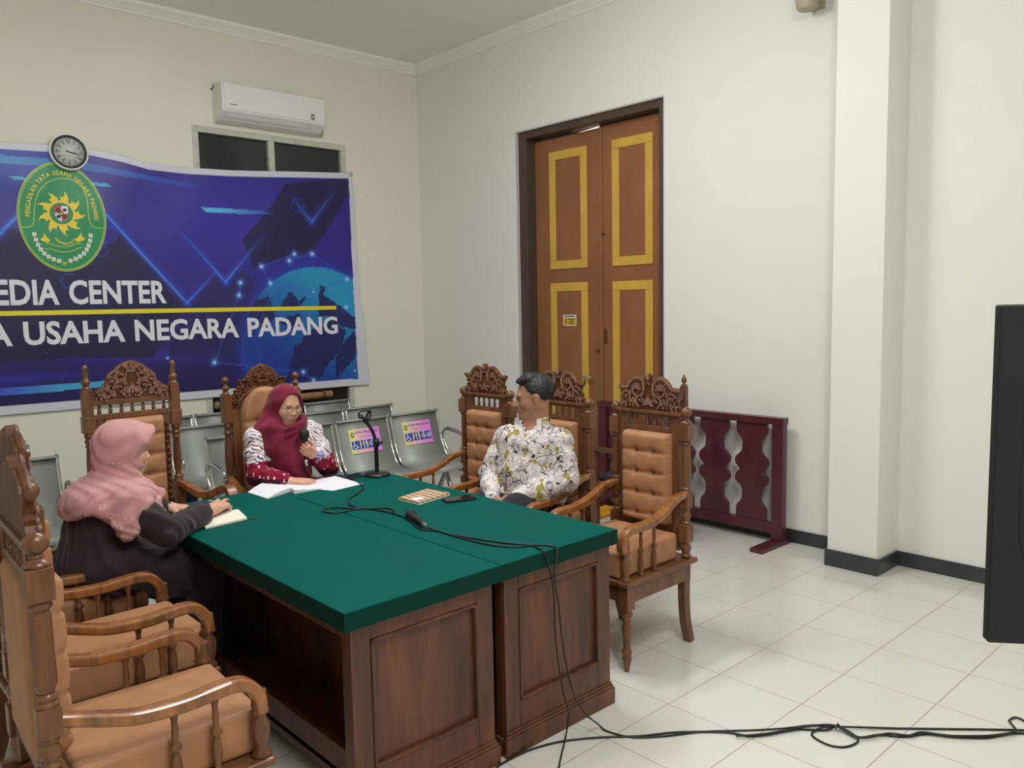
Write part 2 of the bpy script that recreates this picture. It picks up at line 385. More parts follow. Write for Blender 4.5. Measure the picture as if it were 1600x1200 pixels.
def nz(X,Z,s,seed=0):
    r=np.random.RandomState(seed); g=r.rand(64,64); x=X*s%63; z=Z*s%63
    i=x.astype(int);j=z.astype(int);fx=x-i;fz=z-j; fx=fx*fx*(3-2*fx); fz=fz*fz*(3-2*fz); i2=(i+1)%64;j2=(j+1)%64
    return g[i,j]*(1-fx)*(1-fz)+g[i2,j]*fx*(1-fz)+g[i,j2]*(1-fx)*fz+g[i2,j2]*fx*fz
def paint(X,Z,xin):
    S=lambda *c: np.array(c,float)
    C=np.empty(X.shape+(3,)); 
    C[:]=S(50,40,138)
    def blend(c,a): 
        nonlocal C; a=np.clip(a,0,1)[...,None]; C=C*(1-a)+S(*c)*a
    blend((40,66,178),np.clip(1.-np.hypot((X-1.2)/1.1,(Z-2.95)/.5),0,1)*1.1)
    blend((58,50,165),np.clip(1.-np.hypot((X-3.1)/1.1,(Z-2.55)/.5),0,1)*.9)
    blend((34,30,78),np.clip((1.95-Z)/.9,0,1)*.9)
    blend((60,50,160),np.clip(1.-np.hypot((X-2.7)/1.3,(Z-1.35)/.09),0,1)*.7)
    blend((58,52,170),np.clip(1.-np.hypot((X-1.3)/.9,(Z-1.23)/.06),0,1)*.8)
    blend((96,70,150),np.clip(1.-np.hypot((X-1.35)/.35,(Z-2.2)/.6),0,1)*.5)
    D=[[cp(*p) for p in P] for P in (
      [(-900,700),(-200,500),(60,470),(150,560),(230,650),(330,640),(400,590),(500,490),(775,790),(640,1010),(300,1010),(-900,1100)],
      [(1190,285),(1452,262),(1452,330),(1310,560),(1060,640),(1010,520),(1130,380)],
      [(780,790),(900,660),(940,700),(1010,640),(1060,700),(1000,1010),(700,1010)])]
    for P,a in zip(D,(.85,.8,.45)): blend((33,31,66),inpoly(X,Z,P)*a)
    # wide bars
    def bar(P,c,c2,xa,xb):
        k=inpoly(X,Z,[cp(*p) for p in P]); u=np.clip((X-cp(xa,0)[0])/(cp(xb,0)[0]-cp(xa,0)[0]),0,1)
        nonlocal C; col=S(*c)*(1-u[...,None])+S(*c2)*u[...,None]; C=np.where(k[...,None],col,C)
    bar([(-900,110),(0,165),(190,180),(370,200),(820,290),(810,306),(370,230),(0,198),(-900,140)],(62,140,200),(44,58,168),0,820)
    bar([(34,254),(445,284),(467,300),(60,268)],(64,170,208),(70,170,214),0,1)
    bar([(836,382),(1090,398),(1140,414),(862,406)],(92,186,226),(48,60,160),900,1140)
    q0=at(0,609,1,YB); q1=at(165,596,1,YB); hb=.055
    k=inpoly(X,Z,[(-.9,q0[2]+.015),(q0[0],q0[2]+.01),(q1[0],q1[2]+.01),(q1[0],q1[2]+.01-hb),(q0[0],q0[2]+.01-hb),(-.9,q0[2]-.04)])
    u=np.clip((X-1.2)/.5,0,1)[...,None]; C=np.where(k[...,None],S(66,76,190)*(1-u)+S(72,160,206)*u,C)
    def glow(a,b,c=(70,140,235),w=.008,g=.035,f0=1,f1=1):
        a=cp(*a);b=cp(*b); d,t=seg(X,Z,a,b); I=f0+(f1-f0)*t
        blend((50,80,210),np.exp(-(d/g)**2)*.55*I); blend(c,np.exp(-(d/w)**2)*I)
    glow((425,395),(780,782)); glow((780,782),(905,650),f1=.2); glow((750,480),(945,700),f0=.2); glow((940,695),(1100,500),f1=.1)
    glow((0,492),(95,398),w=.012); glow((1210,335),(1300,445),w=.005,f0=.2); glow((1300,445),(1400,310),w=.005,f1=.1)
    glow((-400,900),(0,492),w=.012)
    for hx,hy,hr in((455,500,34),(425,560,30),(290,690,34),(1240,375,30)):
        pts=[(hx+hr*math.cos(k*PI/3),hy+hr*math.sin(k*PI/3)) for k in range(7)]
        for k in range(5): glow(pts[k],pts[k+1],(60,80,190),.004,.006,.6,.6)
    # globe
    gc=cp(1330,968); r=abs(cp(1010,968)[0]-gc[0]); d=np.hypot(X-gc[0],Z-gc[1])
    blend((36,72,190),np.exp(-((d-r)/.07)**2)*(d>r)*.45); ing=d<r
    sh=np.clip((X-gc[0])/r*.55+(Z-gc[1])/r*.75+.35,0,1)
    gcol=S(28,60,150)*(1-sh[...,None])+S(38,150,196)*sh[...,None]; C=np.where(ing[...,None],gcol,C)
    land=[[cp(*p) for p in P] for P in (
     [(1235,965),(1290,905),(1395,850),(1445,905),(1425,960),(1475,900),(1490,960),(1440,1000),(1400,1000),(1370,1040),(1350,1080),(1300,1110),(1190,1110),(1215,1030)],
     [(1330,705),(1362,716),(1350,745),(1400,785),(1490,850),(1490,900),(1430,880),(1385,850),(1330,835),(1322,800),(1335,770)],
     [(1165,800),(1205,735),(1240,772),(1275,755),(1260,792),(1200,806)],
     [(1035,840),(1050,775),(1120,755),(1135,805),(1150,850),(1090,890)],
     [(1400,1095),(1400,1010),(1450,960),(1490,930),(1480,1010),(1440,1060)],[(1150,850),(1250,830),(1270,870),(1190,880)])]
    wob=(nz(X,Z,22,3)-.5)*.03
    for P in land: blend((34,36,92),(inpoly(X+wob,Z+(nz(X,Z,25,5)-.5)*.03,P)&ing)*.92)
    for rr in (.3,.55,.8): blend((80,120,220),ing*np.exp(-((np.hypot((X-gc[0])/rr,(Z-gc[1]))-r)/.006)**2)*.35)
    for rr in (.3,.7): blend((80,120,220),ing*np.exp(-((np.hypot((X-gc[0]),(Z-gc[1])/rr)-r)/.006)**2)*.3)
    dots=[(1228,578),(1302,578),(1206,606),(1090,630),(1003,698),(1128,700),(1447,683),(997,750),(895,1030),(1265,1070),(1445,800),(1308,1105),(1308,735),(700,1012),(1480,1065)]
    for a,b_ in ((3,0),(2,1),(1,6),(3,5),(4,7),(7,8),(8,9),(9,11),(5,12),(12,6)):
        glow(dots[a],dots[b_],(70,110,220),.004,.01,.5,.5)
    for k,(x,y) in enumerate(dots):
        q=cp(x,y); dd=np.hypot(X-q[0],Z-q[1]); s=.024 if k<12 else .012
        blend((70,140,240),np.exp(-(dd/(s*1.6))**2)*.7); blend((190,235,255),np.exp(-(dd/(s*.7))**2))
    sp=(nz(X,Z,140,9)>.985); blend((130,140,220),sp*.5)
    # unprinted white margin
    o=(xin<0)|(Z>btop(X)-.055)|(Z<bbot(X)+.068)
    C=np.where(o[...,None],S(206,206,220),C)
    return C
def build_banner():
    us=np.concatenate([np.linspace(0,.368,46)[:-1],np.linspace(.368,1,430)]); nv=250
    vs_=np.linspace(0,1,nv+1)
    U,V=np.meshgrid(us,vs_)
    right=RB+(RT-RB)*V+.01*np.sin(V*9); X=-.85+(right+.85)*U
    Z=bbot(X)+(btop(X)-bbot(X))*V
    xin=(RiB+(RiT-RiB)*V)-X; xin=np.minimum(xin,X+.80)
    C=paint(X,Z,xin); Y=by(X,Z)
    lc=C/255.; lc=np.where(lc<=.04045,lc/12.92,((lc+.055)/1.055)**2.4)
    n,mm=U.shape
    co=np.stack([X,Y,Z],-1).reshape(-1,3); idx=np.arange(n*mm).reshape(n,mm)
    q=np.stack([idx[:-1,:-1],idx[:-1,1:],idx[1:,1:],idx[1:,:-1]],-1).reshape(-1,4)
    me=bpy.data.meshes.new('banner_cloth'); me.vertices.add(len(co)); me.vertices.foreach_set('co',co.ravel())
    me.loops.add(q.size); me.loops.foreach_set('vertex_index',q.ravel()); me.polygons.add(len(q))
    me.polygons.foreach_set('loop_start',np.arange(len(q))*4); me.polygons.foreach_set('use_smooth',np.ones(len(q),bool))
    me.update(calc_edges=True)
    a=me.color_attributes.new('print','FLOAT_COLOR','POINT'); a.data.foreach_set('color',np.concatenate([lc.reshape(-1,3),np.ones((len(co),1))],1).ravel())
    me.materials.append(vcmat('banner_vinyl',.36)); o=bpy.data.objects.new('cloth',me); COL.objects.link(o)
    s=o.modifiers.new('thickness','SOLIDIFY'); s.thickness=.0012; s.offset=1
    return o
BN=thing('banner','wide blue vinyl banner with globe, emblem and MEDIA CENTER lettering across the back wall','banner')
build_banner().parent=BN
MLET=M('banner_white_ink',(222,222,232),.4); MYEL=M('banner_yellow_ink',(226,214,40),.4); MGRN=M('emblem_green_ink',(14,138,84),.4); MEY=M('emblem_yellow_ink',(232,206,50),.4); MRED=M('emblem_red_ink',(196,40,48),.4); MBLK=M('emblem_black_ink',(30,40,40),.5); MLG=M('emblem_line_ink',(190,208,70),.4)
def pxx(x,y): return at(x,y,1,YB-.03)[0]
def put(mb,Q,Fs,off,mi=0):
    ys=by(Q[:,0],Q[:,1],off); mb.add([(Q[i,0],ys[i],Q[i,1]) for i in range(len(Q))],[f[::-1] for f in Fs] if False else Fs,False,None,mi)
def words(items,ref,zb,zt):
    Vr,_=text_mesh(ref[0],.029); sx=(ref[2]-ref[1])/(Vr[:,0].max()-Vr[:,0].min())
    for txt,x0,x1 in items:
        if x0 is None:
            Vt,_=text_mesh(txt,.029); x0=x1-(Vt[:,0].max()-Vt[:,0].min())*sx
        Q,Fs=text_fit(txt,x0,x1,0,1,.029); Q[:,1]=zb(Q[:,0])+Q[:,1]*(zt(Q[:,0])-zb(Q[:,0])); lt=MB(); put(lt,Q,Fs,.004); lt.build('lettering',MLET,BN)
cx0,cx1=pxx(108,455),pxx(260,455)
words([('CENTER',cx0,cx1),('MEDIA',None,pxx(92.5,455))],('CENTER',cx0,cx1),lambda x:1.795+0*x,lambda x:1.99+0*x)
n0,n1=pxx(211,515),pxx(373.5,515)
words([('USAHA',pxx(37,520),pxx(196,520)),('NEGARA',n0,n1),('PADANG',pxx(387,510),pxx(528,510)),('PENGADILAN TATA',None,pxx(19,520))],('NEGARA',n0,n1),lambda x:1.485-.004*(x-1.3),lambda x:1.672-.008*(x-1.3))
yl=MB(); Xs=np.linspace(-.6,4.19,120)
vs=[];fs=[]
for i,x in enumerate(Xs):
    for z in(1.716,1.752): vs.append((x,float(by(x,z,.004)),z))
    if i: fs.append((2*i-2,2*i,2*i+1,2*i-1))
yl.add(vs,fs); yl.build('yellow_line',MYEL,BN)
# emblem
def ep(x,y): q=at(x/5,200+y/5,1,YB-.03); return (q[0],q[2])
EC=(1.785,2.478); ERX,ERZ=.315,.422
em=MB()
def disc(c,rx,rz,off,mi,n=48,rings=6,r0=0):
    vs=[];fs=[]
    for j in range(rings+1):
        r=r0+(1-r0)*j/rings
        for k in range(n):
            a=2*PI*k/n; x=c[0]+rx*r*math.cos(a); z=c[1]+rz*r*math.sin(a); vs.append((x,float(by(x,z,off)),z))
    for j in range(rings):
        for k in range(n): fs.append((j*n+k,j*n+(k+1)%n,(j+1)*n+(k+1)%n,(j+1)*n+k))
    em.add(vs,fs,False,None,mi)
def flat(poly,off,mi):
    em.add([(x,float(by(x,z,off)),z) for x,z in poly],[tuple(range(len(poly)))],False,None,mi)
def stroke(pts,w,off,mi):
    P=catmull([(x,0,z) for x,z in pts],4); vs=[];fs=[]
    for i,p in enumerate(P):
        t=(P[min(i+1,len(P)-1)]-P[max(i-1,0)]).normalized(); nx,nz_=-t.z,t.x
        for s in(-1,1): x=p.x+nx*s*w/2; z=p.z+nz_*s*w/2; vs.append((x,float(by(x,z,off)),z))
        if i: fs.append((2*i-2,2*i,2*i+1,2*i-1))
    em.add(vs,fs,False,None,mi)
# materials: 0 green 1 yellow 2 white 3 red 4 black 5 line
disc(EC,ERX,ERZ,.004,5); disc(EC,ERX-.007,ERZ-.007,.005,0,rings=10)
disc(EC,ERX-.013,ERZ-.013,.006,5,rings=1,r0=.985)
stroke([ep(*p) for p in [(150,778),(230,770),(262,735),(270,620),(300,500),(380,420),(470,395),(560,405),(640,460),(680,560),(690,680),(715,760),(760,782),(797,782)]],.006,.0062,5)
sc=ep(480,668); K=.31/337*1.0
def fl(k):
    a=2*PI*k/9+.25; P=[]
    for da,r in ((0,.085),(.10,.115),(.28,.15),(.46,.175),(.40,.14),(.52,.125),(.66,.13),(.60,.11),(.78,.085)):
        P.append((sc[0]+r*math.cos(a+da),sc[1]+r*1.02*math.sin(a+da)))
    return P
for k in range(9): flat(fl(k)+[sc],.0068,1)
disc(sc,.098,.10,.0076,1,32,2); disc(sc,.083,.083,.0084,0,32,2)
sx_,sz_=.048,.058
sh=lambda u,v:(sc[0]+u*sx_,sc[1]+v*sz_)
flat([sh(-1,1),sh(0,1),sh(0,0),sh(-1,0)],.0092,3); flat([sh(0,1),sh(1,1),sh(1,0),sh(0,0)],.0092,2)
flat([sh(-1,0),sh(0,0),sh(0,-1.1),sh(-.6,-.8),sh(-.9,-.4)],.0092,2); flat([sh(0,0),sh(1,0),sh(.9,-.4),sh(.6,-.8),sh(0,-1.1)],.0092,3)
disc(sh(.5,.5),.015,.012,.010,4,10,1); disc(sh(-.5,.45),.014,.013,.010,4,10,1); disc(sh(-.45,-.45),.016,.014,.010,4,10,1); disc(sh(.45,-.4),.014,.014,.010,4,10,1)
disc(sh(0,0),.017,.02,.0105,4,12,1)
flat([(sc[0]+r*math.cos(PI/2+k*PI/5),sc[1]+r*math.sin(PI/2+k*PI/5)) for k,r in enumerate([.015,.006]*5)],.0112,1)
for side in(-1,1):
    A=[(268,830),(280,872),(298,912),(320,948),(348,980),(382,1005),(420,1024),(462,1038)]
    if side==1: A=[(708,840),(703,880),(692,918),(678,950),(655,980),(625,1003),(592,1022),(552,1036)]
    for k,p in enumerate(A):
        c=ep(*p); 
        for j in range(4): disc((c[0]+.010*math.cos(j*PI/2+.6),c[1]+.010*math.sin(j*PI/2+.6)),.0085,.0095,.0068,2,10,1)
        disc((c[0]-.003,c[1]-.003),.0075,.008,.0078,1,8,1)
for s,c in((1,(350,862)),(-1,(630,858))):
    P=[(-36,5),(-8,-12),(-6,-45),(14,-12),(46,16),(14,36),(4,24),(-10,28)]
    flat([ep(c[0]+s*x,c[1]+y) for x,y in P],.0068,1)
rb=[(395,900),(440,918),(500,928),(560,920),(610,900)]
stroke([ep(x-22*0-8,y-0) for x,y in [(375,905)]+rb+[(640,905)]],.004,.0068,1); stroke([ep(x,y+42) for x,y in [(350,900),(380,905)]+rb+[(640,890)]],.004,.0068,1)
stroke([ep(485,1045),ep(520,1070)],.006,.0068,1); stroke([ep(525,1045),ep(492,1070)],.006,.0068,1)
em.build('emblem',[MGRN,MEY,MLET,MRED,MBLK,MLG],BN)
def arc_text(mb,txt,c,rx,rz,a0,a1,h,off,flip=False,wsc=.75):
    N=400; A=np.linspace(a0,a1,N); px=c[0]+rx*np.cos(A); pz=c[1]+rz*np.sin(A); L=np.concatenate([[0],np.cumsum(np.hypot(np.diff(px),np.diff(pz)))])
    wd=[]; gl=[]
    for ch in txt:
        if ch==' ': wd.append(.38); gl.append(None); continue
        V,Fs=text_mesh(ch,.02); wd.append(V[:,0].max()-V[:,0].min()+.09); gl.append((V-[V[:,0].min(),0],Fs))
    tot=sum(wd); s=L[-1]/tot; pos=0
    for w_,g_ in zip(wd,gl):
        if g_ is not None:
            m_=(pos+(w_-.09)/2)*s; i=int(np.clip(np.searchsorted(L,m_),1,N-2)); t=np.array([px[i+1]-px[i-1],pz[i+1]-pz[i-1]]); t/=np.hypot(*t); nn=np.array([-t[1],t[0]])
            V=g_[0]; Q=np.array([px[i],pz[i]])+((V[:,:1]-(w_-.09)/2)*s)*t+(V[:,1:]*h/.73)*nn
            put(mb,Q,g_[1],off)
        pos+=w_
el=MB(); arc_text(el,'PENGADILAN TATA USAHA NEGARA PADANG',EC,.226,.325,PI*1.01,-.04,.034,.0072); 
arc_text(el,'DHARMAYUKTI',(ep(500,700)[0],ep(500,700)[1]),.125,.212,PI*1.29,PI*1.71,.018,.0075)
el.build('emblem_lettering',MEY,BN)
for k,(px_,py_) in enumerate(((548,270),)):
    q=at(px_,py_,1,YB-.03); b=MB(); b.ell((q[0],by(q[0],q[2])-.008,q[2]-.01),(.02,.008,.02)); b.tube([(q[0],by(q[0],q[2])-.01,q[2]-.01),(q[0]+.03,YB-.007,q[2]+.02)],.004); b.build('corner_tie',M('tie_cord',(180,178,168),.6),BN)
# ---- wall clock
ck=thing('wall_clock','round wall clock with white rim and dark ring overlapping the top edge of the banner','clock',(1.853,YB-.045,2.982))
R90=Matrix.Rotation(PI/2,3,'X')
MCKW=M('clock_white',(226,226,226),.3,coat=.3); MCKD=M('clock_dark_ring',(58,60,62),.3); MCKF=M('clock_face',(196,198,194),.5); MINK=M('clock_ink',(40,42,44),.5)
def lz(prof,name,m,par=ck): b=MB(); b.lathe(prof,(0,0,0),48,R=R90); return b.build(name,m,par)
lz([(.0,-.02),(.138,-.02),(.142,0),(.142,.016),(.136,.026),(.128,.024),(.127,.012),(.0,.012)],'case',MCKW)
b=MB(); b.grid(lambda u,v:((.108+.019*v)*math.cos(2*PI*u),-(.0135+.009*v),(.108+.019*v)*math.sin(2*PI*u)),48,2); b.build('ring',MCKD,ck)
lz([(0,.0122),(.108,.0122),(.108,.0128),(0,.0128)],'dial',MCKF)
b=MB()
def cput(mb,Q,Fs,y): mb.add([(p[0],y,p[1]) for p in Q],Fs)
for h_ in range(1,13):
    a=PI/2-h_*PI/6; V,Fs=text_mesh(str(h_),.02); V=V-(V.min(0)+V.max(0))/2; cput(b,V*.036+[.086*math.cos(a),.086*math.sin(a)],Fs,-.0135)
    V,Fs=text_mesh(str(h_*5),.01); V=V-(V.min(0)+V.max(0))/2; cput(b,V*.014+[.066*math.cos(a),.066*math.sin(a)],Fs,-.0135)
for k in range(60):
    a=k*PI/30; r0=.098 if k%5 else .1; b.tube([(r0*math.cos(a),-.0135,r0*math.sin(a)),(.106*math.cos(a),-.0135,.106*math.sin(a))],.0008,4)
b.build('numerals',MINK,ck)
def hand(name,ang,L,w,y):
    b=MB(); a=math.radians(ang); b.tube([(-.02*math.cos(a),y,-.02*math.sin(a)),(L*math.cos(a),y,L*math.sin(a))],w,6); b.build(name,MINK,ck)
hand('hour_hand',-6,.05,.003,-.016); hand('minute_hand',-12,.08,.002,-.018); hand('second_hand',150,.035,.001,-.02)
# ================================================================== CARVED CHAIRS
WCH=wood('varnished_chair_wood',(106,68,42),(128,84,50),(78,48,30),.32,.25,1.0,spec=.35)
WCD=wood('varnished_carving_wood',(88,54,32),(108,68,42),(62,37,23),.45,.0,1.6,spec=.28)
WCR=wood('varnished_arm_wood',(134,84,42),(158,104,52),(98,60,30),.24,.45,1.0)
LEA,tt=mat('tan_leather',(164,118,84),.55,spec=.35,var=.05,vscale=14,bump=.08,bscale=350)
LEAD=M('leather_button',(120,82,58),.5)
NAIL=M('dark_nail_heads',(70,48,34),.3,.7)
def ball_prof(z0,r=.03,neck=.013,h=.09):
    P=[(.026,z0),(.03,z0+.006),(.024,z0+.014),(neck,z0+.02),(neck+.004,z0+.026)]
    c=z0+h-r
    for k in range(9):
        a=-PI/2+.45+(PI-.45)*k/8; P.append((max(.002,r*math.cos(a)),c+r*math.sin(a)))
    return P
def spin_prof(z0,z1,r):
    H=z1-z0; s=[(.7,0),(.9,.03),(.6,.06),(.75,.12),(.95,.25),(.8,.36),(.45,.46),(1.0,.5),(1.0,.54),(.5,.58),(.62,.7),(.5,.85),(.75,.93),(.7,1)]
    return [(r*a,z0+H*b) for a,b in s]
def spiral(c,r0,r1,a0,turns,n=22,sx=1):
    return [(c[0]+sx*(r0+(r1-r0)*t)*math.cos(a0+turns*2*PI*t),c[1]+(r0+(r1-r0)*t)*math.sin(a0+turns*2*PI*t)) for t in [k/n for k in range(n+1)]]
def crest_mesh(style,y0,y1):
    """carved top piece in the XZ plane between y0 (front) and y1"""
    b=MB(); yf=y0-.004
    def mir(P): return P+[(-x,z) for x,z in P[::-1] if abs(x)>1e-6]
    if style=='A':
        half=[(-.185,1.175),(-.188,1.196),(-.176,1.212),(-.180,1.226),(-.165,1.238),(-.170,1.256),(-.196,1.288),(-.172,1.284),(-.140,1.284),(-.128,1.304),(-.104,1.326),(-.078,1.337),(-.052,1.334),(-.034,1.320),(-.030,1.335),(-.016,1.338),(-.012,1.352),(0,1.362)]
        sp=[((.072,1.283),.046,.010,2.6,1.4),((.070,1.283),.018,.004,0,1.2),((.140,1.240),.028,.006,.4,1.3),((.160,1.200),.020,.005,3.2,1.2),((.052,1.222),.030,.006,5.0,1.3),((.105,1.212),.020,.005,2.0,1.2)]
        top=[(-.196,1.287),(-.14,1.288),(-.128,1.306),(-.104,1.328),(-.076,1.339),(-.05,1.334),(-.032,1.312),(-.03,1.29)]
    elif style=='B':
        half=[(-.195,1.265),(-.196,1.30),(-.180,1.318),(-.160,1.316),(-.145,1.330),(-.128,1.345),(-.130,1.37),(-.118,1.392),(-.100,1.388),(-.088,1.408),(-.070,1.432),(-.048,1.446),(-.030,1.452),(-.012,1.462),(0,1.462)]
        sp=[((.165,1.295),.022,.005,1,1.3),((.125,1.315),.030,.006,3.4,1.4),((.100,1.36),.028,.006,1,1.3),((.055,1.395),.026,.005,3,1.3),((.06,1.33),.034,.007,0,1.4),((.14,1.28),.016,.004,2,1.1),((.03,1.43),.016,.004,1,1.1),((.028,1.30),.02,.005,4,1.2)]
        top=[(-.19,1.30),(-.165,1.32),(-.13,1.35),(-.115,1.39),(-.08,1.42),(-.045,1.447),(0,1.463)]
    else:
        half=[(-.195,1.14),(-.198,1.20),(-.185,1.22),(-.172,1.225),(-.160,1.25),(-.150,1.275),(-.130,1.300),(-.112,1.305),(-.100,1.325),(-.080,1.350),(-.058,1.372),(-.030,1.390),(0,1.398)]
        arch=[(.165*math.cos(a)*-1,1.135+.135*math.sin(a)) for a in [k*PI/2/10 for k in range(11)]]
        sp=[((.165,1.235),.022,.005,1,1.3),((.125,1.270),.026,.006,3,1.4),((.085,1.305),.024,.005,1,1.3),((.045,1.335),.024,.005,3,1.3),((.02,1.30),.014,.004,3,1.1),((.17,1.195),.018,.004,3,1.2)]
        top=[(-.19,1.21),(-.165,1.245),(-.135,1.295),(-.10,1.325),(-.06,1.37),(0,1.398)]
    if style=='C':
        # ring shaped board above the arched panel
        full=[(-x,z) for x,z in half[::-1]]; outer=half+full[1:]
        inner=arch+[(-x,z) for x,z in arch[::-1][1:]]
        n=40
        def res(P):
            P=[Vector((x,0,z)) for x,z in P]; L=[0]
            for i in range(1,len(P)): L.append(L[-1]+(P[i]-P[i-1]).length)
            out=[]
            for k in range(n+1):
                d=L[-1]*k/n; i=max(1,next((j for j in range(len(L)) if L[j]>=d-1e-9),len(L)-1)); t=(d-L[i-1])/max(1e-9,L[i]-L[i-1]); p=P[i-1].lerp(P[i],t); out.append((p.x,p.z))
            return out
        O=res(outer); I=res(inner); vs=[];fs=[]
        for y in(y0,y1):
            for p in O: vs.append((p[0],y,p[1]))
            for p in I: vs.append((p[0],y,p[1]))
        m_=n+1
        for k in range(n):
            fs.append((k,m_+k,m_+k+1,k+1)); fs.append((2*m_+k,2*m_+k+1,3*m_+k+1,3*m_+k)); fs.append((k,k+1,2*m_+k+1,2*m_+k)); fs.append((m_+k,3*m_+k,3*m_+k+1,m_+k+1))
        b.add(vs,fs)
        b.tube([(x,y0-.002,z-.008) for x,z in inner],.009,6); b.tube([(x,y0+.004,z+.004) for x,z in inner],.008,6)
    else:
        b.prism(mir(half),y0,y1,'y')
    for c,r0,r1,a0,tn in sp:
        for s in(-1,1):
            P=[(s*x,yf,z) for x,z in spiral(c,r0,r1,a0,tn)]
            b.tube(P,[.0075*(1-.5*k/len(P)) for k in range(len(P))],6)
            b.ell((s*c[0],yf-.004,c[1]),(.011,.009,.011),8,6)
            for j in range(5):
                a=a0+j*1.1; b.ell((s*(c[0]+r0*1.05*math.cos(a)),yf,c[1]+r0*1.05*math.sin(a)),(.009,.008,.009),6,4)
    for s in(-1,1): b.tube([(s*x,(y0+y1)/2-.004,z) for x,z in catmull([(x,z,0) for x,z in top],3) for x,z in [(x,z)]] if False else [(s*p[0],(y0+y1)/2-.006,p[1]) for p in catmull([(x,z,0) for x,z in top],4)],.011 if style=='A' else .009,7)
    # leaf fan in the middle
    z0=half[0][1]+(.0 if style!='C' else .15); zt=half[-1][1]
    for s in(-1,0,1):
        for k in range(3 if s else 1):
            ang=s*(.35+.38*k); L=(.055 if style=='A' else .07)*(1-.12*k)
            R=Matrix.Rotation(-ang,3,'Y'); cz=z0+.02; b.ell((math.sin(-ang)*-L*.5,yf-.001,cz+math.cos(ang)*L*.5),(.008,.008,L*.5),6,6,R=R)
    b.ell((0,yf-.001,zt-.02),(.012,.012,.022),8,6); b.ell((0,yf,zt-.05),(.016,.010,.012),8,6)
    rr=random.Random(3)
    if style!='A':
        for k in range(46):
            x=rr.uniform(0,.15); z=z0+.02+rr.uniform(0,1)*max(0,(np.interp(x,[-q[0] for q in half[::-1]],[q[1] for q in half[::-1]])-z0-.035))
            if style=='C' and (x/.165)**2+((z-1.135)/.145)**2<1.05: continue
            for s in(-1,1): b.ell((s*x,yf,z),(.009,.008,.009),6,4)
    return b
def panel_cushion(w,z0,z1,yb,th,arch=False,cols=2,rows=4,back=False,flat=False):
    nu,nv=28,56; H=z1-z0; bx=[w*(k-(cols-1)/2)*.36 for k in range(cols)]; bz=[z1-(.20 if arch else .098)-.108*k for k in range(rows)]; bz=[z_ for z_ in bz if z_>z0+.03]
    b=MB()
    def fn(u,v):
        x=(u-.5)*w; z=z0+H*v
        hw=w/2
        if arch:
            t=max(0,(v-.72)/.28); hw=w/2*math.sqrt(max(0.0,1-t*t)) if t>0 else w/2
            x=(u-.5)*2*hw
        e=min(1,(.5-abs(u-.5))*w/.03); e2=min(1,v*H/.03); e3=min(1,(1-v)*H/.03); q=math.sqrt(max(0,1-(1-e)**2))*math.sqrt(max(0,1-(1-e2)**2))*math.sqrt(max(0,1-(1-e3)**2))
        h=th*(.35+.65*q)*(q>0 or 1)
        if q==0: h=0
        for zz in ([] if flat else bz):
            h-=.010*math.exp(-((z-zz)/.007)**2)*q; h-=0.003*math.exp(-((z-zz)/.022)**2)*q
            for xx in bx: h-=.012*math.exp(-(((z-zz)**2+(x-xx)**2)/.012**2))*q+.008*math.exp(-(((z-zz)**2+(x-xx)**2)/.028**2))*q
        if cols>1 and not flat:
            h-=.006*math.exp(-((x-bx[0])/.006)**2)*q*.7
        return (x,yb-h if not back else yb+h,z)
    b.grid(fn,nu,nv,flip=back)
    o=b
    vs=[(-w/2,yb,z0),(w/2,yb,z0),(w/2,yb,z1),(-w/2,yb,z1)]
    return b,[(xx,zz) for zz in bz for xx in bx]
def leather_seat(b,x0,x1,y0,y1,z0,z1):
    b.bb((x0,y0,z0),(x1,y1,z1))
ARM_A=[(.222,.768),(.18,.768),(.12,.755),(.05,.722),(-.02,.697),(-.10,.683),(-.17,.682),(-.225,.678),(-.262,.655),(-.276,.615),(-.268,.585)]
ARM_D=[(.235,.740),(.187,.724),(.10,.694),(.04,.680),(-.05,.676),(-.12,.682),(-.175,.684),(-.212,.670),(-.238,.635),(-.246,.60),(-.246,.58)]
ARM_B=[(y,z+.035) for y,z in [(.235,.735),(.17,.725),(.10,.702),(.03,.690),(-.05,.700),(-.12,.728),(-.18,.748),(-.225,.742),(-.258,.705),(-.268,.655),(-.260,.580)]]
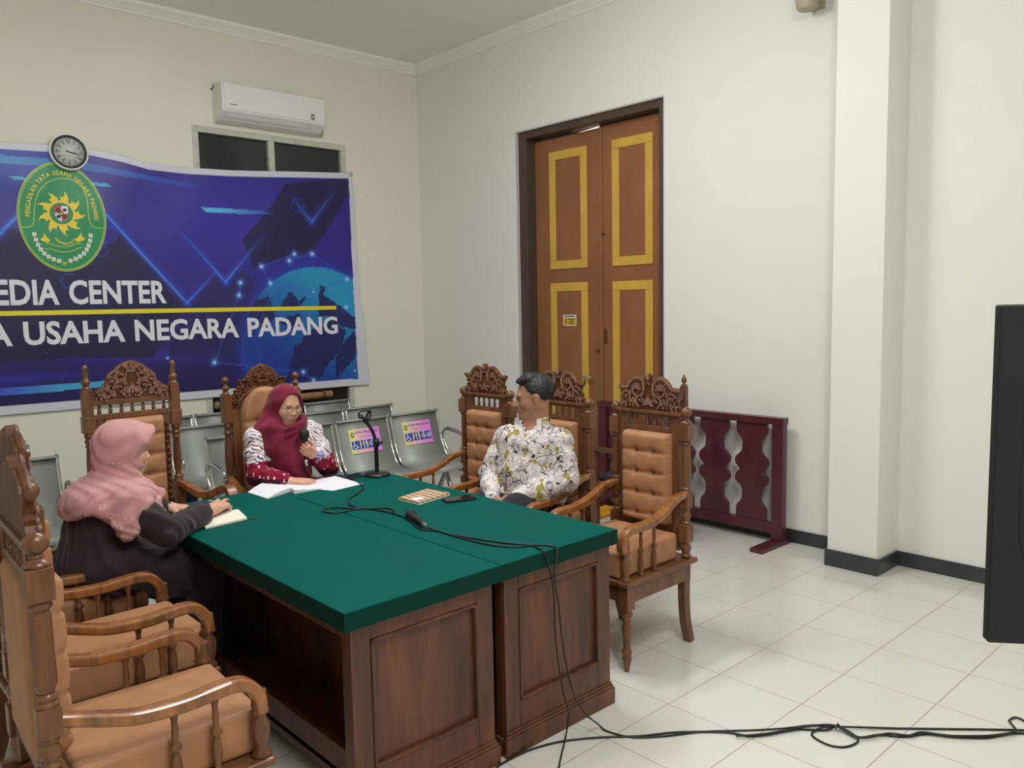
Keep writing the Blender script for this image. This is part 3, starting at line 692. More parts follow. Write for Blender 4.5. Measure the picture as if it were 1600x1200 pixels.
def make_chair(name,style,label,group=None,arms='D',label_parts=None):
    root=thing(name,label,'chair',group=group)
    PX=.222; PY=.235
    # seat board and apron
    b=MB(); b.bb((-.262,-.272,.42),(.262,.285,.445)); b.build('seat_board',WCH,root,bevel=.008,seg=3)
    b=MB(); b.bb((-.235,-.245,.335),(.235,-.222,.419)); b.bb((-.235,.235,.335),(.235,.258,.419)); b.bb((-.238,-.221,.335),(-.215,.234,.419)); b.bb((.215,-.221,.335),(.238,.234,.419))
    b.prism([(-.235,.335),(-.235,.30),(-.205,.302),(-.18,.315),(-.165,.335)],-.243,-.224,'y'); b.prism([(.235,.335),(.235,.30),(.205,.302),(.18,.315),(.165,.335)],-.243,-.224,'y')
    b.build('apron',WCH,root,bevel=.002)
    for s in(-1,1):
        b=MB(); c=(s*.213,-.222,0); b.bb((c[0]-.028,c[1]-.028,.30),(c[0]+.028,c[1]+.028,.4195))
        b.lathe([(.011,0),(.014,.02),(.020,.05),(.024,.065),(.018,.075),(.024,.085),(.026,.10),(.017,.112),(.019,.15),(.023,.20),(.024,.225),(.016,.238),(.022,.246),(.016,.256),(.028,.272),(.03,.285),(.022,.30)],c,14)
        b.build('front_leg',WCH,root,bevel=.002)
        b=MB(); P=[(s*.213,.235,.4195),(s*.213,.232,.33),(s*.213,.232,.23),(s*.213,.243,.12),(s*.213,.268,.03),(s*.213,.276,0)]
        b.tube(catmull(P,5),.02,4,wh=[(.042,.052-.014*k/25) for k in range(26)],up=(0,1,0),smooth=False); b.build('rear_leg',WCH,root,bevel=.003)
    # seat cushion
    b=MB(); b.bb((-.205,-.262,.446),(.205,.19,.578)); o=b.build('seat_cushion',LEA,root,bevel=.018,seg=4)
    # posts
    lean=.02
    for s in(-1,1):
        b=MB(); x=s*PX; y=PY
        if style in('A','D'):
            b.lathe([(.02,.445),(.026,.452),(.026,.462),(.018,.47),(.027,.49),(.027,.505),(.018,.522),(.022,.53)],(x,y,0),14)
            b.bb((x-.027,y-.027,.528),(x+.027,y+.027,.618))
            b.lathe([(.019,.617),(.024,.625),(.015,.635),(.024,.652),(.024,.665),(.015,.68),(.022,.69),(.020,.70)],(x,y,0),14)
            b.bb((x-.025,y-.025,.70),(x+.025,y+.025,.775))
            b.lathe([(.024,.774),(.027,.782),(.020,.79),(.026,.798),(.018,.808)],(x,y,0),14)
            b.lathe([(.016,.806),(.025,.83),(.022,1.0),(.018,1.015)],(x,y,0),8,smooth=False)
            b.lathe([(.018,1.013),(.026,1.022),(.026,1.03),(.02,1.04)],(x,y,0),14)
            b.bb((x-.029,y-.029,1.04),(x+.029,y+.029,1.122)); b.lathe(ball_prof(1.121,.028,.013,.085),(x,y,0),14)
        elif style=='B':
            b.lathe([(.02,.445),(.026,.455),(.018,.47),(.027,.50),(.018,.53),(.022,.545)],(x,y,0),14); b.bb((x-.025,y-.025,.545),(x+.025,y+.025,.62))
            b.bb((x-.024,y-.024,.619),(x+.024,y+.024,.78)); b.lathe([(.022,.779),(.028,.787),(.02,.797),(.027,.805),(.018,.816),(.016,.83),(.022,.87),(.021,.95),(.017,1.02),(.023,1.03),(.017,1.04),(.025,1.055),(.018,1.07),(.024,1.08),(.024,1.09),(.02,1.10)],(x,y,0),14)
            b.bb((x-.030,y-.028,1.10),(x+.030,y+.028,1.185)); b.bb((x-.025,y-.024,1.184),(x+.025,y+.024,1.325))
            b.lathe([(.022,1.324),(.026,1.33),(.015,1.345),(.021,1.358),(.023,1.37),(.012,1.385),(.014,1.40),(.011,1.425),(.013,1.43),(.015,1.44),(.010,1.452),(.003,1.456)],(x,y,0),14)
        else:
            b.lathe([(.02,.445),(.026,.455),(.018,.47),(.027,.50),(.018,.53),(.022,.545)],(x,y,0),14); b.bb((x-.025,y-.025,.545),(x+.025,y+.025,.72))
            b.lathe([(.022,.719),(.027,.727),(.019,.737),(.026,.747),(.017,.758),(.02,.78),(.024,.84),(.022,.92),(.016,.985),(.018,1.0),(.024,1.01),(.018,1.02),(.016,1.03),(.024,1.045),(.024,1.055),(.017,1.07)],(x,y,0),14)
            b.bb((x-.025,y-.025,1.07),(x+.025,y+.025,1.235)); b.lathe([(.021,1.234),(.024,1.24),(.012,1.252),(.022,1.268),(.022,1.276),(.011,1.29),(.012,1.30)]+[(max(.002,.021*math.sin(a)),1.318-.021*math.cos(a)) for a in [.5+k*(PI-.5)/7 for k in range(8)]],(x,y,0),14)
        b.build('back_post',WCH,root,bevel=.003)
    # arms
    prof={'A':ARM_A,'D':ARM_D,'B':ARM_B}[arms]; flare=.09 if arms=='B' else 0
    for s in(-1,1):
        P=catmull([(s*(.222+.012*math.sin((.22-y)*5)+flare*min(1,max(0,(.22-y)/.4))),y,z) for y,z in prof],5); n=len(P)
        wh=[(.050-.008*abs(1-2*k/n),.030+.008*math.sin(PI*k/n)) for k in range(n)]
        b=MB(); b.tube(P,.02,4,wh=[(a*1.02,c*.98) for a,c in wh],up=None,smooth=False)
        if arms=='B':
            b.ell((s*.314,-.262,.70),(.030,.022,.055),12,8)
            for j in range(4): b.tube([(s*.314+(j-1.5)*.014,-.25,.735),(s*.314+(j-1.5)*.015,-.277,.70),(s*.314+(j-1.5)*.013,-.284,.655)],[.004,.007,.004],6)
        b.build('armrest',WCR,root,bevel=.010,seg=3)
        x=s*(.226+flare*.35); b=MB(); b.lathe([(.024,.446),(.027,.452),(.016,.466),(.020,.48),(.026,.51),(.025,.54),(.017,.565),(.022,.573),(.026,.58),(.020,.588),(.022,.60),(.020,.64)],(x,-.245,0),14); b.build('arm_post',WCH,root)
        for y in(-.03,-.13):
            zt=float(np.interp(-y,[-p[0] for p in prof],[p[1] for p in prof]))-.012
            b=MB(); b.lathe(spin_prof(.446,zt,.0145),(x,y,0),10); b.build('arm_spindle',WCH,root)
    # back
    yf,yb=.222,.250
    if style in('A','D'):
        b=MB()
        for s in(-1,1): b.bb((s*.148,yf,.475),(s*.188,yb,1.155))
        b.bb((-.148,yf,.56),(.148,yb,.60)); b.bb((-.148,yf,1.068),(.148,yb,1.092)); b.bb((-.148,yf,1.145),(.148,yb,1.158))
        for s in(-1,1):
            b.bb((s*.188,yf+.004,.535),(s*.199,yb-.004,.60)); b.bb((s*.188,yf+.004,1.05),(s*.1975,yb-.004,1.12))
        b.build('back_frame',WCH,root,bevel=.003)
        for k in range(6):
            b=MB(); b.lathe(spin_prof(1.0915,1.1455,.0105),(-.125+.05*k,.236,0),8); b.build('crest_spindle',WCH,root)
        b=MB(); b.bb((-.205,yf-.016,1.158),(.205,yb+.006,1.176)); b.bb((-.197,yf-.008,1.150),(.197,yb,1.158)); b.build('cornice',WCH,root,bevel=.004)
        crest_mesh('A',.224,.246).build('crest',WCD,root,bevel=.0015)
        z0,z1,w=.60,1.068,.296; arch=False
    elif style=='B':
        b=MB()
        for s in(-1,1): b.bb((s*.150,yf,.475),(s*.185,yb,1.165))
        b.bb((-.15,yf,.56),(.15,yb,.60)); b.bb((-.196,yf-.004,1.165),(.196,yb,1.193)); b.bb((-.196,yf-.004,1.238),(.196,yb,1.268))
        b.build('back_frame',WCH,root,bevel=.003)
        for s in(-1,1):
            b=MB()
            for k in range(15): b.ell((s*(.169+.004*math.sin(k*1.6)),yf-.006,.62+k*.035),(.012,.010,.016),8,6)
            b.build('carved_border',WCD,root)
        for k in range(7):
            b=MB(); b.lathe(spin_prof(1.192,1.2385,.0125),(-.165+.055*k,.236,0),8); b.build('crest_spindle',WCH,root)
        crest_mesh('B',.224,.246).build('crest',WCD,root,bevel=.0015)
        z0,z1,w=.60,1.165,.30; arch=False
    else:
        b=MB()
        for s in(-1,1): b.bb((s*.150,yf-.01,.475),(s*.197,yb,1.14))
        b.bb((-.15,yf,.56),(.15,yb,.60))
        b.build('back_frame',WCH,root,bevel=.004)
        crest_mesh('C',.220,.250).build('crest',WCD,root)
        z0,z1,w=.60,1.272,.30; arch=True
    b,btn=panel_cushion(w,z0,z1,.236,.068,arch)
    o=b.build('back_cushion',LEA,root)
    b=MB()
    bm,_=panel_cushion(w,z0,z1,.240,.022,arch,back=True,flat=True); bm.build('back_upholstery',LEA,root)
    bt=None
    for x,z in btn:
        if bt is None: b=MB(); b.ell((0,0,0),(.008,.005,.008),8,6); bt=b.build('tuft_button',LEAD,o,loc=(x,.191,z))
        else: bt=bt.copy(); COL.objects.link(bt); bt.location=(x,.191,z)
    b=MB()
    if not arch:
        for k in range(13): b.ell((-w/2+.01+k*(w-.02)/12,.222,z1-.004),.0035,6,4)
        for k in range(20):
            for s in(-1,1): b.ell((s*(w/2-.004),.222,z0+.01+k*(z1-z0-.02)/19),.0032,6,4)
    else:
        for k in range(25):
            a=PI*k/24; b.ell((w/2*.93*math.cos(a),.218,1.08+.18*math.sin(a)),.0035,6,4)
        for k in range(18):
            for s in(-1,1): b.ell((s*(w/2-.006),.222,z0+.01+k*.026),.0032,6,4)
    b.build('nail_trim',NAIL,o)
    return root
LA='carved wooden armchair with tan tufted back'
A1=make_chair('carved_armchair','A','empty '+LA+' at the near right desk corner',arms='A')
A1.location=(3.065,2.54,0); A1.rotation_euler=(0,0,-PI/2)
A2=dup(A1,None,(3.065,3.18,0),-PI/2,LA+' that the man in the patterned shirt sits on')
A3=dup(A1,None,(3.065,3.82,0),-PI/2,'empty '+LA+' just beyond the man in the patterned shirt')
D1=make_chair('carved_armchair','D','nearest empty carved armchair in the bottom left corner of the photo',arms='D')
D1.location=(.694,2.3625,0); D1.rotation_euler=(0,0,1.534); D1.scale=(1,1.09,1)
D2=dup(D1,None,(.815,3.04,0),PI/2,'empty carved armchair between the nearest chair and the woman in pink hijab')
D3=dup(D1,None,(.80,3.70,0),PI/2,'carved armchair on which the woman in the pink hijab sits')
B1=make_chair('carved_armchair','B','tall carved armchair with seven spindles and mountain-shaped crest behind the woman in pink hijab',arms='B')
B1.location=(1.417,4.32,0)
C1=make_chair('carved_armchair','C','carved armchair with rounded arched back that the woman in maroon hijab sits on',arms='D')
C1.location=(2.16,4.33,0)
for i,o in enumerate((A1,A2,A3,D1,D2,D3,B1,C1)): o['group']='carved wooden armchairs around the green desks'
# plain dark-seated chair by the door
WDK=wood('brown_side_chair_wood',(98,58,36),(118,72,44),(72,40,26),.3,.4)
PUR=M('dark_purple_seat_cloth',(48,34,50),.8,var=.1)
def side_chair():
    r=thing('wooden_side_chair','brown wooden chair with dark purple seat and pointed finials in front of the maroon barrier','chair',(4.60,3.66,0),PI)
    b=MB(); b.bb((-.24,-.22,.40),(.24,.24,.44)); b.build('seat_frame',WDK,r,bevel=.004)
    b=MB(); b.bb((-.215,-.20,.441),(.215,.20,.49)); b.build('seat',PUR,r,bevel=.015,seg=3)
    for s in(-1,1):
        b=MB(); b.bb((s*.24-.022,.22,0),(s*.24+.022,.264,1.12)); b.lathe([(.018,1.12),(.022,1.128),(.010,1.14),(.018,1.152),(.02,1.165),(.010,1.185),(.002,1.205)],(s*.24,.242,0),12); b.build('back_post',WDK,r,bevel=.003)
        b=MB(); b.bb((s*.225-.02,-.22,0),(s*.225+.02,-.18,.66)); b.build('front_leg',WDK,r,bevel=.003)
        b=MB(); b.bb((s*.235-.024,-.24,.661),(s*.235+.024,.219,.69)); b.build('armrest',WDK,r,bevel=.006)
    b=MB(); b.bb((-.217,.228,1.02),(.217,.256,1.10)); b.bb((-.217,.228,.56),(.217,.256,.61)); b.build('back_rail',WDK,r,bevel=.003)
    for k in range(4): b=MB(); b.bb((-.15+k*.1-.012,.234,.61),(-.15+k*.1+.012,.25,1.02)); b.build('back_slat',WDK,r,bevel=.002)
side_chair()
# ================================================================== DESKS
WD=wood('dark_teak_desk',(88,50,30),(110,66,38),(54,31,21),.42,.1,.8,(5,5,.7))
WDD=wood('dark_teak_panel',(84,48,30),(106,63,37),(48,29,22),.45,.08,1.2,(4,4,.6))
GRN=M('green_desk_covering',(0,80,72),.65,spec=.06,var=.03,vscale=3)
GRN2=M('green_edge_shade',(4,50,44),.6,spec=.1,var=.04)  # same green covering, darkened to paint in the shade on upright edges
def make_desk(x0,x1,label):
    y0,y1=2.160,4.020; w=x1-x0
    r=thing('desk',label,'desk',(x0,y0,0))
    b=MB(); b.bb((.002,.002,.7075),(w-.002,y1-y0-.002,.77)); o=b.build('desk_top',GRN,r,bevel=.002)
    b=MB(); L_=y1-y0; b.bb((0,0,.707),(w,.0018,.767)); b.bb((0,L_-.0018,.707),(w,L_,.767)); b.bb((0,.0018,.707),(.0018,L_-.0018,.767)); b.bb((w-.0018,.0018,.707),(w,L_-.0018,.767)); b.build('edge_shade_strip',GRN2,o)  # thin strips carry the painted shade round the slab
    L=y1-y0
    def endp(ya,yb,out):
        b=MB(); xa,xb=.035,w-.022
        b.bb((xa,ya,.0),(xb,yb,.7065)); 
        o=b.build('end_panel',WD,r,bevel=.003)
        yo=ya if out<0 else yb
        b=MB(); s=out
        def rb(p,q,t): b.bb((p[0],yo+s*.0003,p[1]),(q[0],yo+s*t,q[1]))
        # stiles and rails proud of the sunk panel
        rb((xa,.082),(xa+.075,.7065),.014); rb((xb-.075,.082),(xb,.7065),.014); rb((xa+.075,.645),(xb-.075,.7065),.014); rb((xa+.075,.082),(xb-.075,.20),.014)
        b.build('panel_frame',WD,o,bevel=.003)
        b=MB(); m_=.012
        for p,q in (((xa+.075,.20),(xb-.075,.20+m_)),((xa+.075,.645-m_),(xb-.075,.645)),((xa+.075,.20),(xa+.075+m_,.645)),((xb-.075-m_,.20),(xb-.075,.645))): rb(p,q,.020)
        b.build('panel_moulding',WDD,o,bevel=.004)
        b=MB(); b.bb((xa-.014,yo+s*.0142,0),(xb+.014,yo+s*.030,.072)); b.bb((xa-.008,yo+s*.0142,.072),(xb+.008,yo+s*.025,.085)); b.bb((xa-.003,yo+s*.0142,.085),(xb+.003,yo+s*.020,.097))
        b.bb((xa-.014,ya,0),(xa-.0005,yb,.072)); b.bb((xb+.0005,ya,0),(xb+.014,yb,.072))
        b.build('plinth',WD,o,bevel=.003)
    endp(.042,.085,-1); endp(L-.085,L-.042,1)
    b=MB(); b.bb((w*.55,.0855,.10),(w*.55+.02,L-.0855,.705)); b.build('modesty_panel',WDD,r)
    b=MB(); b.bb((.10,.0855,.09),(w*.55-.001,L-.0855,.115)); b.bb((.10,.0855,.06),(.125,L-.0855,.20)); b.build('foot_shelf',WDD,r,bevel=.003)
    b=MB(); b.bb((.06,.0855,.64),(.08,L-.0855,.705)); b.build('top_rail',WD,r,bevel=.002)
    return r
DL=make_desk(1.257,1.9185,'left desk of the green-topped pair, beside the woman in pink hijab')
DR=make_desk(1.9195,2.583,'right desk of the green-topped pair, with cables hanging down its panelled end')
for o in(DL,DR): o['group']='green-topped desks pushed together'
# ================================================================== WAITING BENCHES
STEEL=M('perforated_grey_steel',(146,152,146),.5,.25,var=.04,vscale=6); CHR=M('bright_chrome',(205,208,208),.12,1.0); BLKM=M('black_beam_metal',(34,34,36),.4,.3)
def bench(n,x_right,y_top,label,pitch=.515):
    r=thing('waiting_bench',label,'bench',(x_right,y_top,0))
    prof=[(-.03,.828),(-.012,.84),(.0,.832),(-.008,.80),(-.03,.72),(-.065,.60),(-.11,.50),(-.16,.445),(-.22,.43),(-.36,.435),(-.50,.45),(-.535,.44),(-.545,.41)]
    P=[(p[0],p[1]) for p in catmull([(a,b_,0) for a,b_ in prof],3)]
    W=.46
    first=None
    for k in range(n):
        xc=-W/2-.01-k*pitch
        if first is None:
            b=MB(); L=len(P); vs=[];fs=[]
            for i,(y,z) in enumerate(P):
                t=Vector((P[min(i+1,L-1)][0]-P[max(i-1,0)][0],P[min(i+1,L-1)][1]-P[max(i-1,0)][1])).normalized(); ny,nz_=-t.y*.004,t.x*.004
                for s,(dy,dz) in((0,(0,0)),(1,(ny,nz_))):
                    for x in(-W/2,W/2): vs.append((x,y+dy,z+dz))
            for i in range(L-1):
                a=i*4; fs+=[(a,a+1,a+5,a+4),(a+2,a+6,a+7,a+3),(a,a+4,a+6,a+2),(a+1,a+3,a+7,a+5)]
            fs+=[(0,2,3,1),(L*4-4,L*4-3,L*4-1,L*4-2)]
            b.add(vs,fs,True)
            o=b.build('seat_shell',STEEL,r,loc=(xc,0,0))
            for s in(-1,1):
                b=MB(); b.tube([(s*(W/2+.008),y,z) for y,z in P],.011,8); b.build('chrome_rim',CHR,o)
            first=o
        else:
            o=dup(first,r); o.location=(xc,0,0)
    xl=-(n-1)*pitch-W-.02
    b=MB(); b.bb((xl,-.30,.36),(0,-.24,.41)); b.build('beam',BLKM,r,bevel=.004)
    for x in(-.12,xl+.12):
        b=MB(); b.tube(catmull([(x,-.50,.025),(x,-.40,.10),(x,-.27,.36),(x,-.27,.36)],5),.02,8); b.tube(catmull([(x,-.27,.34),(x,-.12,.12),(x,.0,.025)],5),.02,8); b.ell((x,-.50,.012),(.025,.025,.012)); b.ell((x,.0,.012),(.025,.025,.012)); b.build('leg',CHR,r)
    for x in(.025,xl-.025):
        b=MB(); b.tube(catmull([(x,-.055,.62),(x,-.075,.665),(x,-.13,.68),(x,-.26,.665),(x,-.34,.64),(x,-.35,.60),(x,-.31,.53),(x,-.26,.43)],5),.013,8,wh=(.036,.018)); b.tube(catmull([(x,-.055,.62),(x,-.08,.55),(x,-.17,.46),(x,-.26,.42)],5),.011,8); b.build('armrest',CHR,r)
    return r
BG='rows of grey steel waiting benches behind the desks'
N1=bench(4,4.22,5.56,'front steel waiting bench, the one with two purple priority stickers')
N2=bench(4,4.20,6.22,'steel waiting bench in the middle row, directly behind the stickered one')
N3=bench(4,4.15,6.88,'steel waiting bench in the rear row against the wall below the window')
N4=bench(3,1.28,5.62,'steel waiting bench at the left edge of the photo, nearer row')
N5=bench(3,1.24,6.20,'steel waiting bench at the left edge of the photo, farther row')
for o in(N1,N2,N3,N4,N5): o['group']=BG
# priority stickers
SM,t=mat('sticker_print',(220,150,220),.35)
sc_=t.coord(kind='Generated'); sp_=t.n.new('ShaderNodeSeparateXYZ'); t.link(sc_,sp_.inputs[0])
t.link(t.ramp(sp_.outputs[0],[(0,lin((226,226,130))),(.35,lin((236,190,200))),(.75,lin((226,140,226))),(1,lin((224,130,224)))]),t.b.inputs['Base Color'])
SBL=M('sticker_blue',(52,72,170),.4); SWH=M('sticker_white',(226,228,220),.4); SYE=M('sticker_yellow_print',(232,210,70),.4); SGR=M('sticker_emblem_green',(70,120,50),.4); SIN=M('sticker_ink',(70,50,120),.4); SPK=M('sticker_pink_ink',(190,110,150),.4); SOR=M('sticker_orange_ink',(226,160,90),.4)
def sticker(seat):
    w,h=.285,.195
    # back tilt of the shell between (y,z) -.03,.72 and -.065,.60
    tilt=math.atan2(.035,.12); base=Vector((0,-.0475,.668)); up=Vector((0,math.sin(tilt),math.cos(tilt))); nrm=Vector((0,-math.cos(tilt),math.sin(tilt)))
    e=bpy.data.objects.new('priority_sticker',None)
    def plate(mb,x0,z0,x1,z1,l,mi=0):
        c=[base+Vector((x,0,0))+up*z+nrm*l for x,z in((x0,z0),(x1,z0),(x1,z1),(x0,z1))]
        c2=[p-nrm*.0004 for p in c]; mb.add(c+c2,[(0,1,2,3),(7,6,5,4),(0,4,5,1),(1,5,6,2),(2,6,7,3),(3,7,4,0)],False,None,mi)
    def poly(mb,P,l,mi): mb.add([base+Vector((x,0,0))+up*z+nrm*l for x,z in P],[tuple(range(len(P)))],False,None,mi)
    b=MB(); plate(b,-w/2,-h/2,w/2,h/2,.006); s=b.build('priority_sticker',SM,seat)
    b=MB() # 0 blue 1 white 2 yellow 3 green 4 ink 5 pink
    plate(b,-w/2+.012,-.066,w/2-.012,.004,.0068,0)
    circ=lambda cx,cz,rx,rz=None,n=16:[(cx+rx*math.cos(2*PI*k/n),cz+(rz or rx)*math.sin(2*PI*k/n)) for k in range(n)]
    def line(P,w_,l,mi):
        for a,c in zip(P,P[1:]):
            dx,dz=c[0]-a[0],c[1]-a[1]; L=math.hypot(dx,dz) or 1; nx,nz_=-dz/L*w_/2,dx/L*w_/2
            poly(b,[(a[0]-nx,a[1]-nz_),(c[0]-nx,c[1]-nz_),(c[0]+nx,c[1]+nz_),(a[0]+nx,a[1]+nz_)],l,mi)
    def arc(cx,cz,r,a0,a1,n=10): return [(cx+r*math.cos(a0+(a1-a0)*k/n),cz+r*math.sin(a0+(a1-a0)*k/n)) for k in range(n+1)]
    # wheelchair
    poly(b,circ(-.108,-.004,.006),.0074,1); line([(-.108,-.012),(-.104,-.034),(-.088,-.034),(-.080,-.05),(-.072,-.048)],.006,.0074,1); line(arc(-.100,-.042,.017,2.2,6.0),.005,.0074,1)
    # pregnant figure
    poly(b,circ(-.050,-.004,.0065),.0074,2); poly(b,[(-.056,-.012),(-.046,-.012),(-.036,-.028),(-.046,-.036),(-.048,-.062),(-.056,-.062)],.0074,2)
    # old person
    poly(b,[(-.026,-.004),(-.016,-.004),(-.014,-.06),(-.020,-.06),(-.022,-.03),(-.026,-.03)],.0074,1)
    poly(b,circ(.004,-.002,.007),.0074,2); poly(b,[(-.004,-.010),(.014,-.008),(.020,-.034),(.012,-.06),(.002,-.06),(.004,-.034)],.0074,2)
    # carrying a child
    poly(b,circ(.058,0,.0065),.0074,1); line(arc(.056,-.030,.018,1.0,6.6),.006,.0074,1); poly(b,circ(.058,-.032,.008),.0074,2)
    # crossed oval
    line(arc(.108,-.030,.018,0,6.3,14),.004,.0074,1); line([(.092,-.048),(.124,-.012)],.006,.0074,1); line([(.096,-.034),(.118,-.034)],.004,.0074,1)
    poly(b,circ(-.112,.052,.017,.023),.0068,3); poly(b,circ(-.112,.052,.009),.0074,2,)
    for x0,x1 in((-.10,-.07),(-.04,-.015),(.01,.035),(.07,.11)): plate(b,x0,-.083,x1,-.077,.0068,6)
    V,Fs=text_fit('KURSI PRIORITAS',-.085,.125,.058,.078,.02); b.add([base+Vector((x,0,0))+up*z+nrm*.0068 for x,z in V],Fs,False,None,4)
    plate(b,-.07,.038,.08,.042,.0068,5); plate(b,-.05,.024,.06,.028,.0068,5)
    b.build('sticker_artwork',[SBL,SWH,SYE,SGR,SIN,SPK,SOR],s)
seats=[o for o in N1.children if o.name.startswith('seat_shell')]
seats.sort(key=lambda o:-o.location.x)
for s_ in seats[:2]: sticker(s_)
# ================================================================== MAROON BARRIER
MAR=wood('maroon_painted_wood',(78,32,40),(88,38,46),(66,26,34),.35,.2,1,(2,2,2),.02)
br=thing('barrier','maroon wooden barrier with wavy cut-out boards standing along the right wall','barrier')
bx0,bx1=5.13,5.19
for ya,yb in((2.80,2.885),(4.415,4.50)):
    b=MB(); b.bb((bx0,ya,.031),(bx1,yb,.856)); b.build('post',MAR,br,bevel=.003)
    b=MB(); b.bb((4.86,ya-.005,0),(5.255,yb+.005,.03)); b.build('foot',MAR,br,bevel=.003)
b=MB(); b.bb((bx0-.005,2.795,.857),(bx1+.005,4.505,.905)); b.build('top_rail',MAR,br,bevel=.003)
b=MB(); b.bb((bx0+.005,2.886,.075),(bx1-.005,4.414,.148)); b.build('bottom_rail',MAR,br,bevel=.003)
def wavy(yc,hw):
    L=[];Rr=[]
    for k in range(61):
        z=.149+(.856-.149)*k/60; t=(z-.149)/(.856-.149)
        bul=lambda c,w_:math.exp(-((t-c)/w_)**4)
        d=-.048*bul(.25,.105)-.048*bul(.76,.105)-.03*max(0,1-abs(t-.5)/.05)+.012*math.exp(-((t-.40)/.05)**2)+.012*math.exp(-((t-.60)/.05)**2)
        L.append((yc-hw-d,z)); Rr.append((yc+hw+d,z))
    b=MB(); b.prism(L+Rr[::-1],5.148,5.172,'x'); b.build('board',MAR,br,bevel=.001,seg=1)
for yc in(3.055,3.365,3.675,3.985,4.27): wavy(yc,.122)
# ================================================================== TV
tvr=thing('television','black television seen from behind at the right edge of the photo','television')
q0=CP+(AR*(1559-800)/F_PX+AU*(600-476)/F_PX+AF)*1.55; q1=CP+(AR*(1549-800)/F_PX+AU*(600-1016)/F_PX+AF)*1.55
MTV=M('black_tv_plastic',(30,34,37),.45,spec=.4,var=.06,vscale=10); MTVS=M('tv_screen',(8,8,10),.1)
p=np.array([(q0[0]+q1[0])/2,(q0[1]+q1[1])/2]); view=p/np.hypot(*p); dirx=np.array([view[1],-view[0]]); th=-.38
dx_=dirx*math.cos(th)-view*math.sin(th); nback=np.array([dx_[1],-dx_[0]]); 
if nback@view>0: nback=-nback
H=q0[2]-q1[2]; W_=1.25; T=Matrix(((dx_[0],-nback[0],0,p[0]),(dx_[1],-nback[1],0,p[1]),(0,0,1,q1[2]),(0,0,0,1)))
b=MB(); b.bb((0,.0,0),(W_,.03,H),T=T); b.build('screen_frame',MTV,tvr,bevel=.004)
b=MB(); b.bb((.01,.0305,.01),(W_-.01,.0315,H-.01),T=T); b.build('screen',MTVS,tvr)
out=[(.10+.0,.10)]
def sup(cx,cz,rx,rz,n=40,e=.55): return [(cx+rx*(abs(math.cos(a))**e)*(1 if math.cos(a)>0 else -1),cz+rz*(abs(math.sin(a))**e)*(1 if math.sin(a)>0 else -1)) for a in [2*PI*k/n for k in range(n)]]
S0=sup(W_/2,H*.47,W_/2-.045,H*.44); S1=sup(W_/2,H*.46,W_/2-.12,H*.36)
vs=[(x,-.001,z) for x,z in S0]+[(x,-.03,z) for x,z in S1]; n=len(S0)
b=MB(); b.add(vs,[(k,(k+1)%n,n+(k+1)%n,n+k) for k in range(n)]+[tuple(range(n,2*n))],False,T); b.build('rear_cover',MTV,tvr,bevel=.003)
b=MB()
for zz in(.12,.35,.56): b.ell((.07,-.002,zz),(.006,.004,.006),8,6,T=T)
b.build('screws',M('tv_screw',(12,12,12),.4),tvr)
b=MB(); c2=T@Vector((W_/2,.015,0)); b.tube([(c2.x,c2.y,0.03),(c2.x,c2.y,q1[2]+.1)],.03,12); b.build('stand_pole',MTV,tvr)
b=MB(); b.bb((W_/2-.3,-.2,-q1[2]),(W_/2+.3,.25,-q1[2]+.03),T=T); b.build('stand_base',MTV,tvr,bevel=.005)
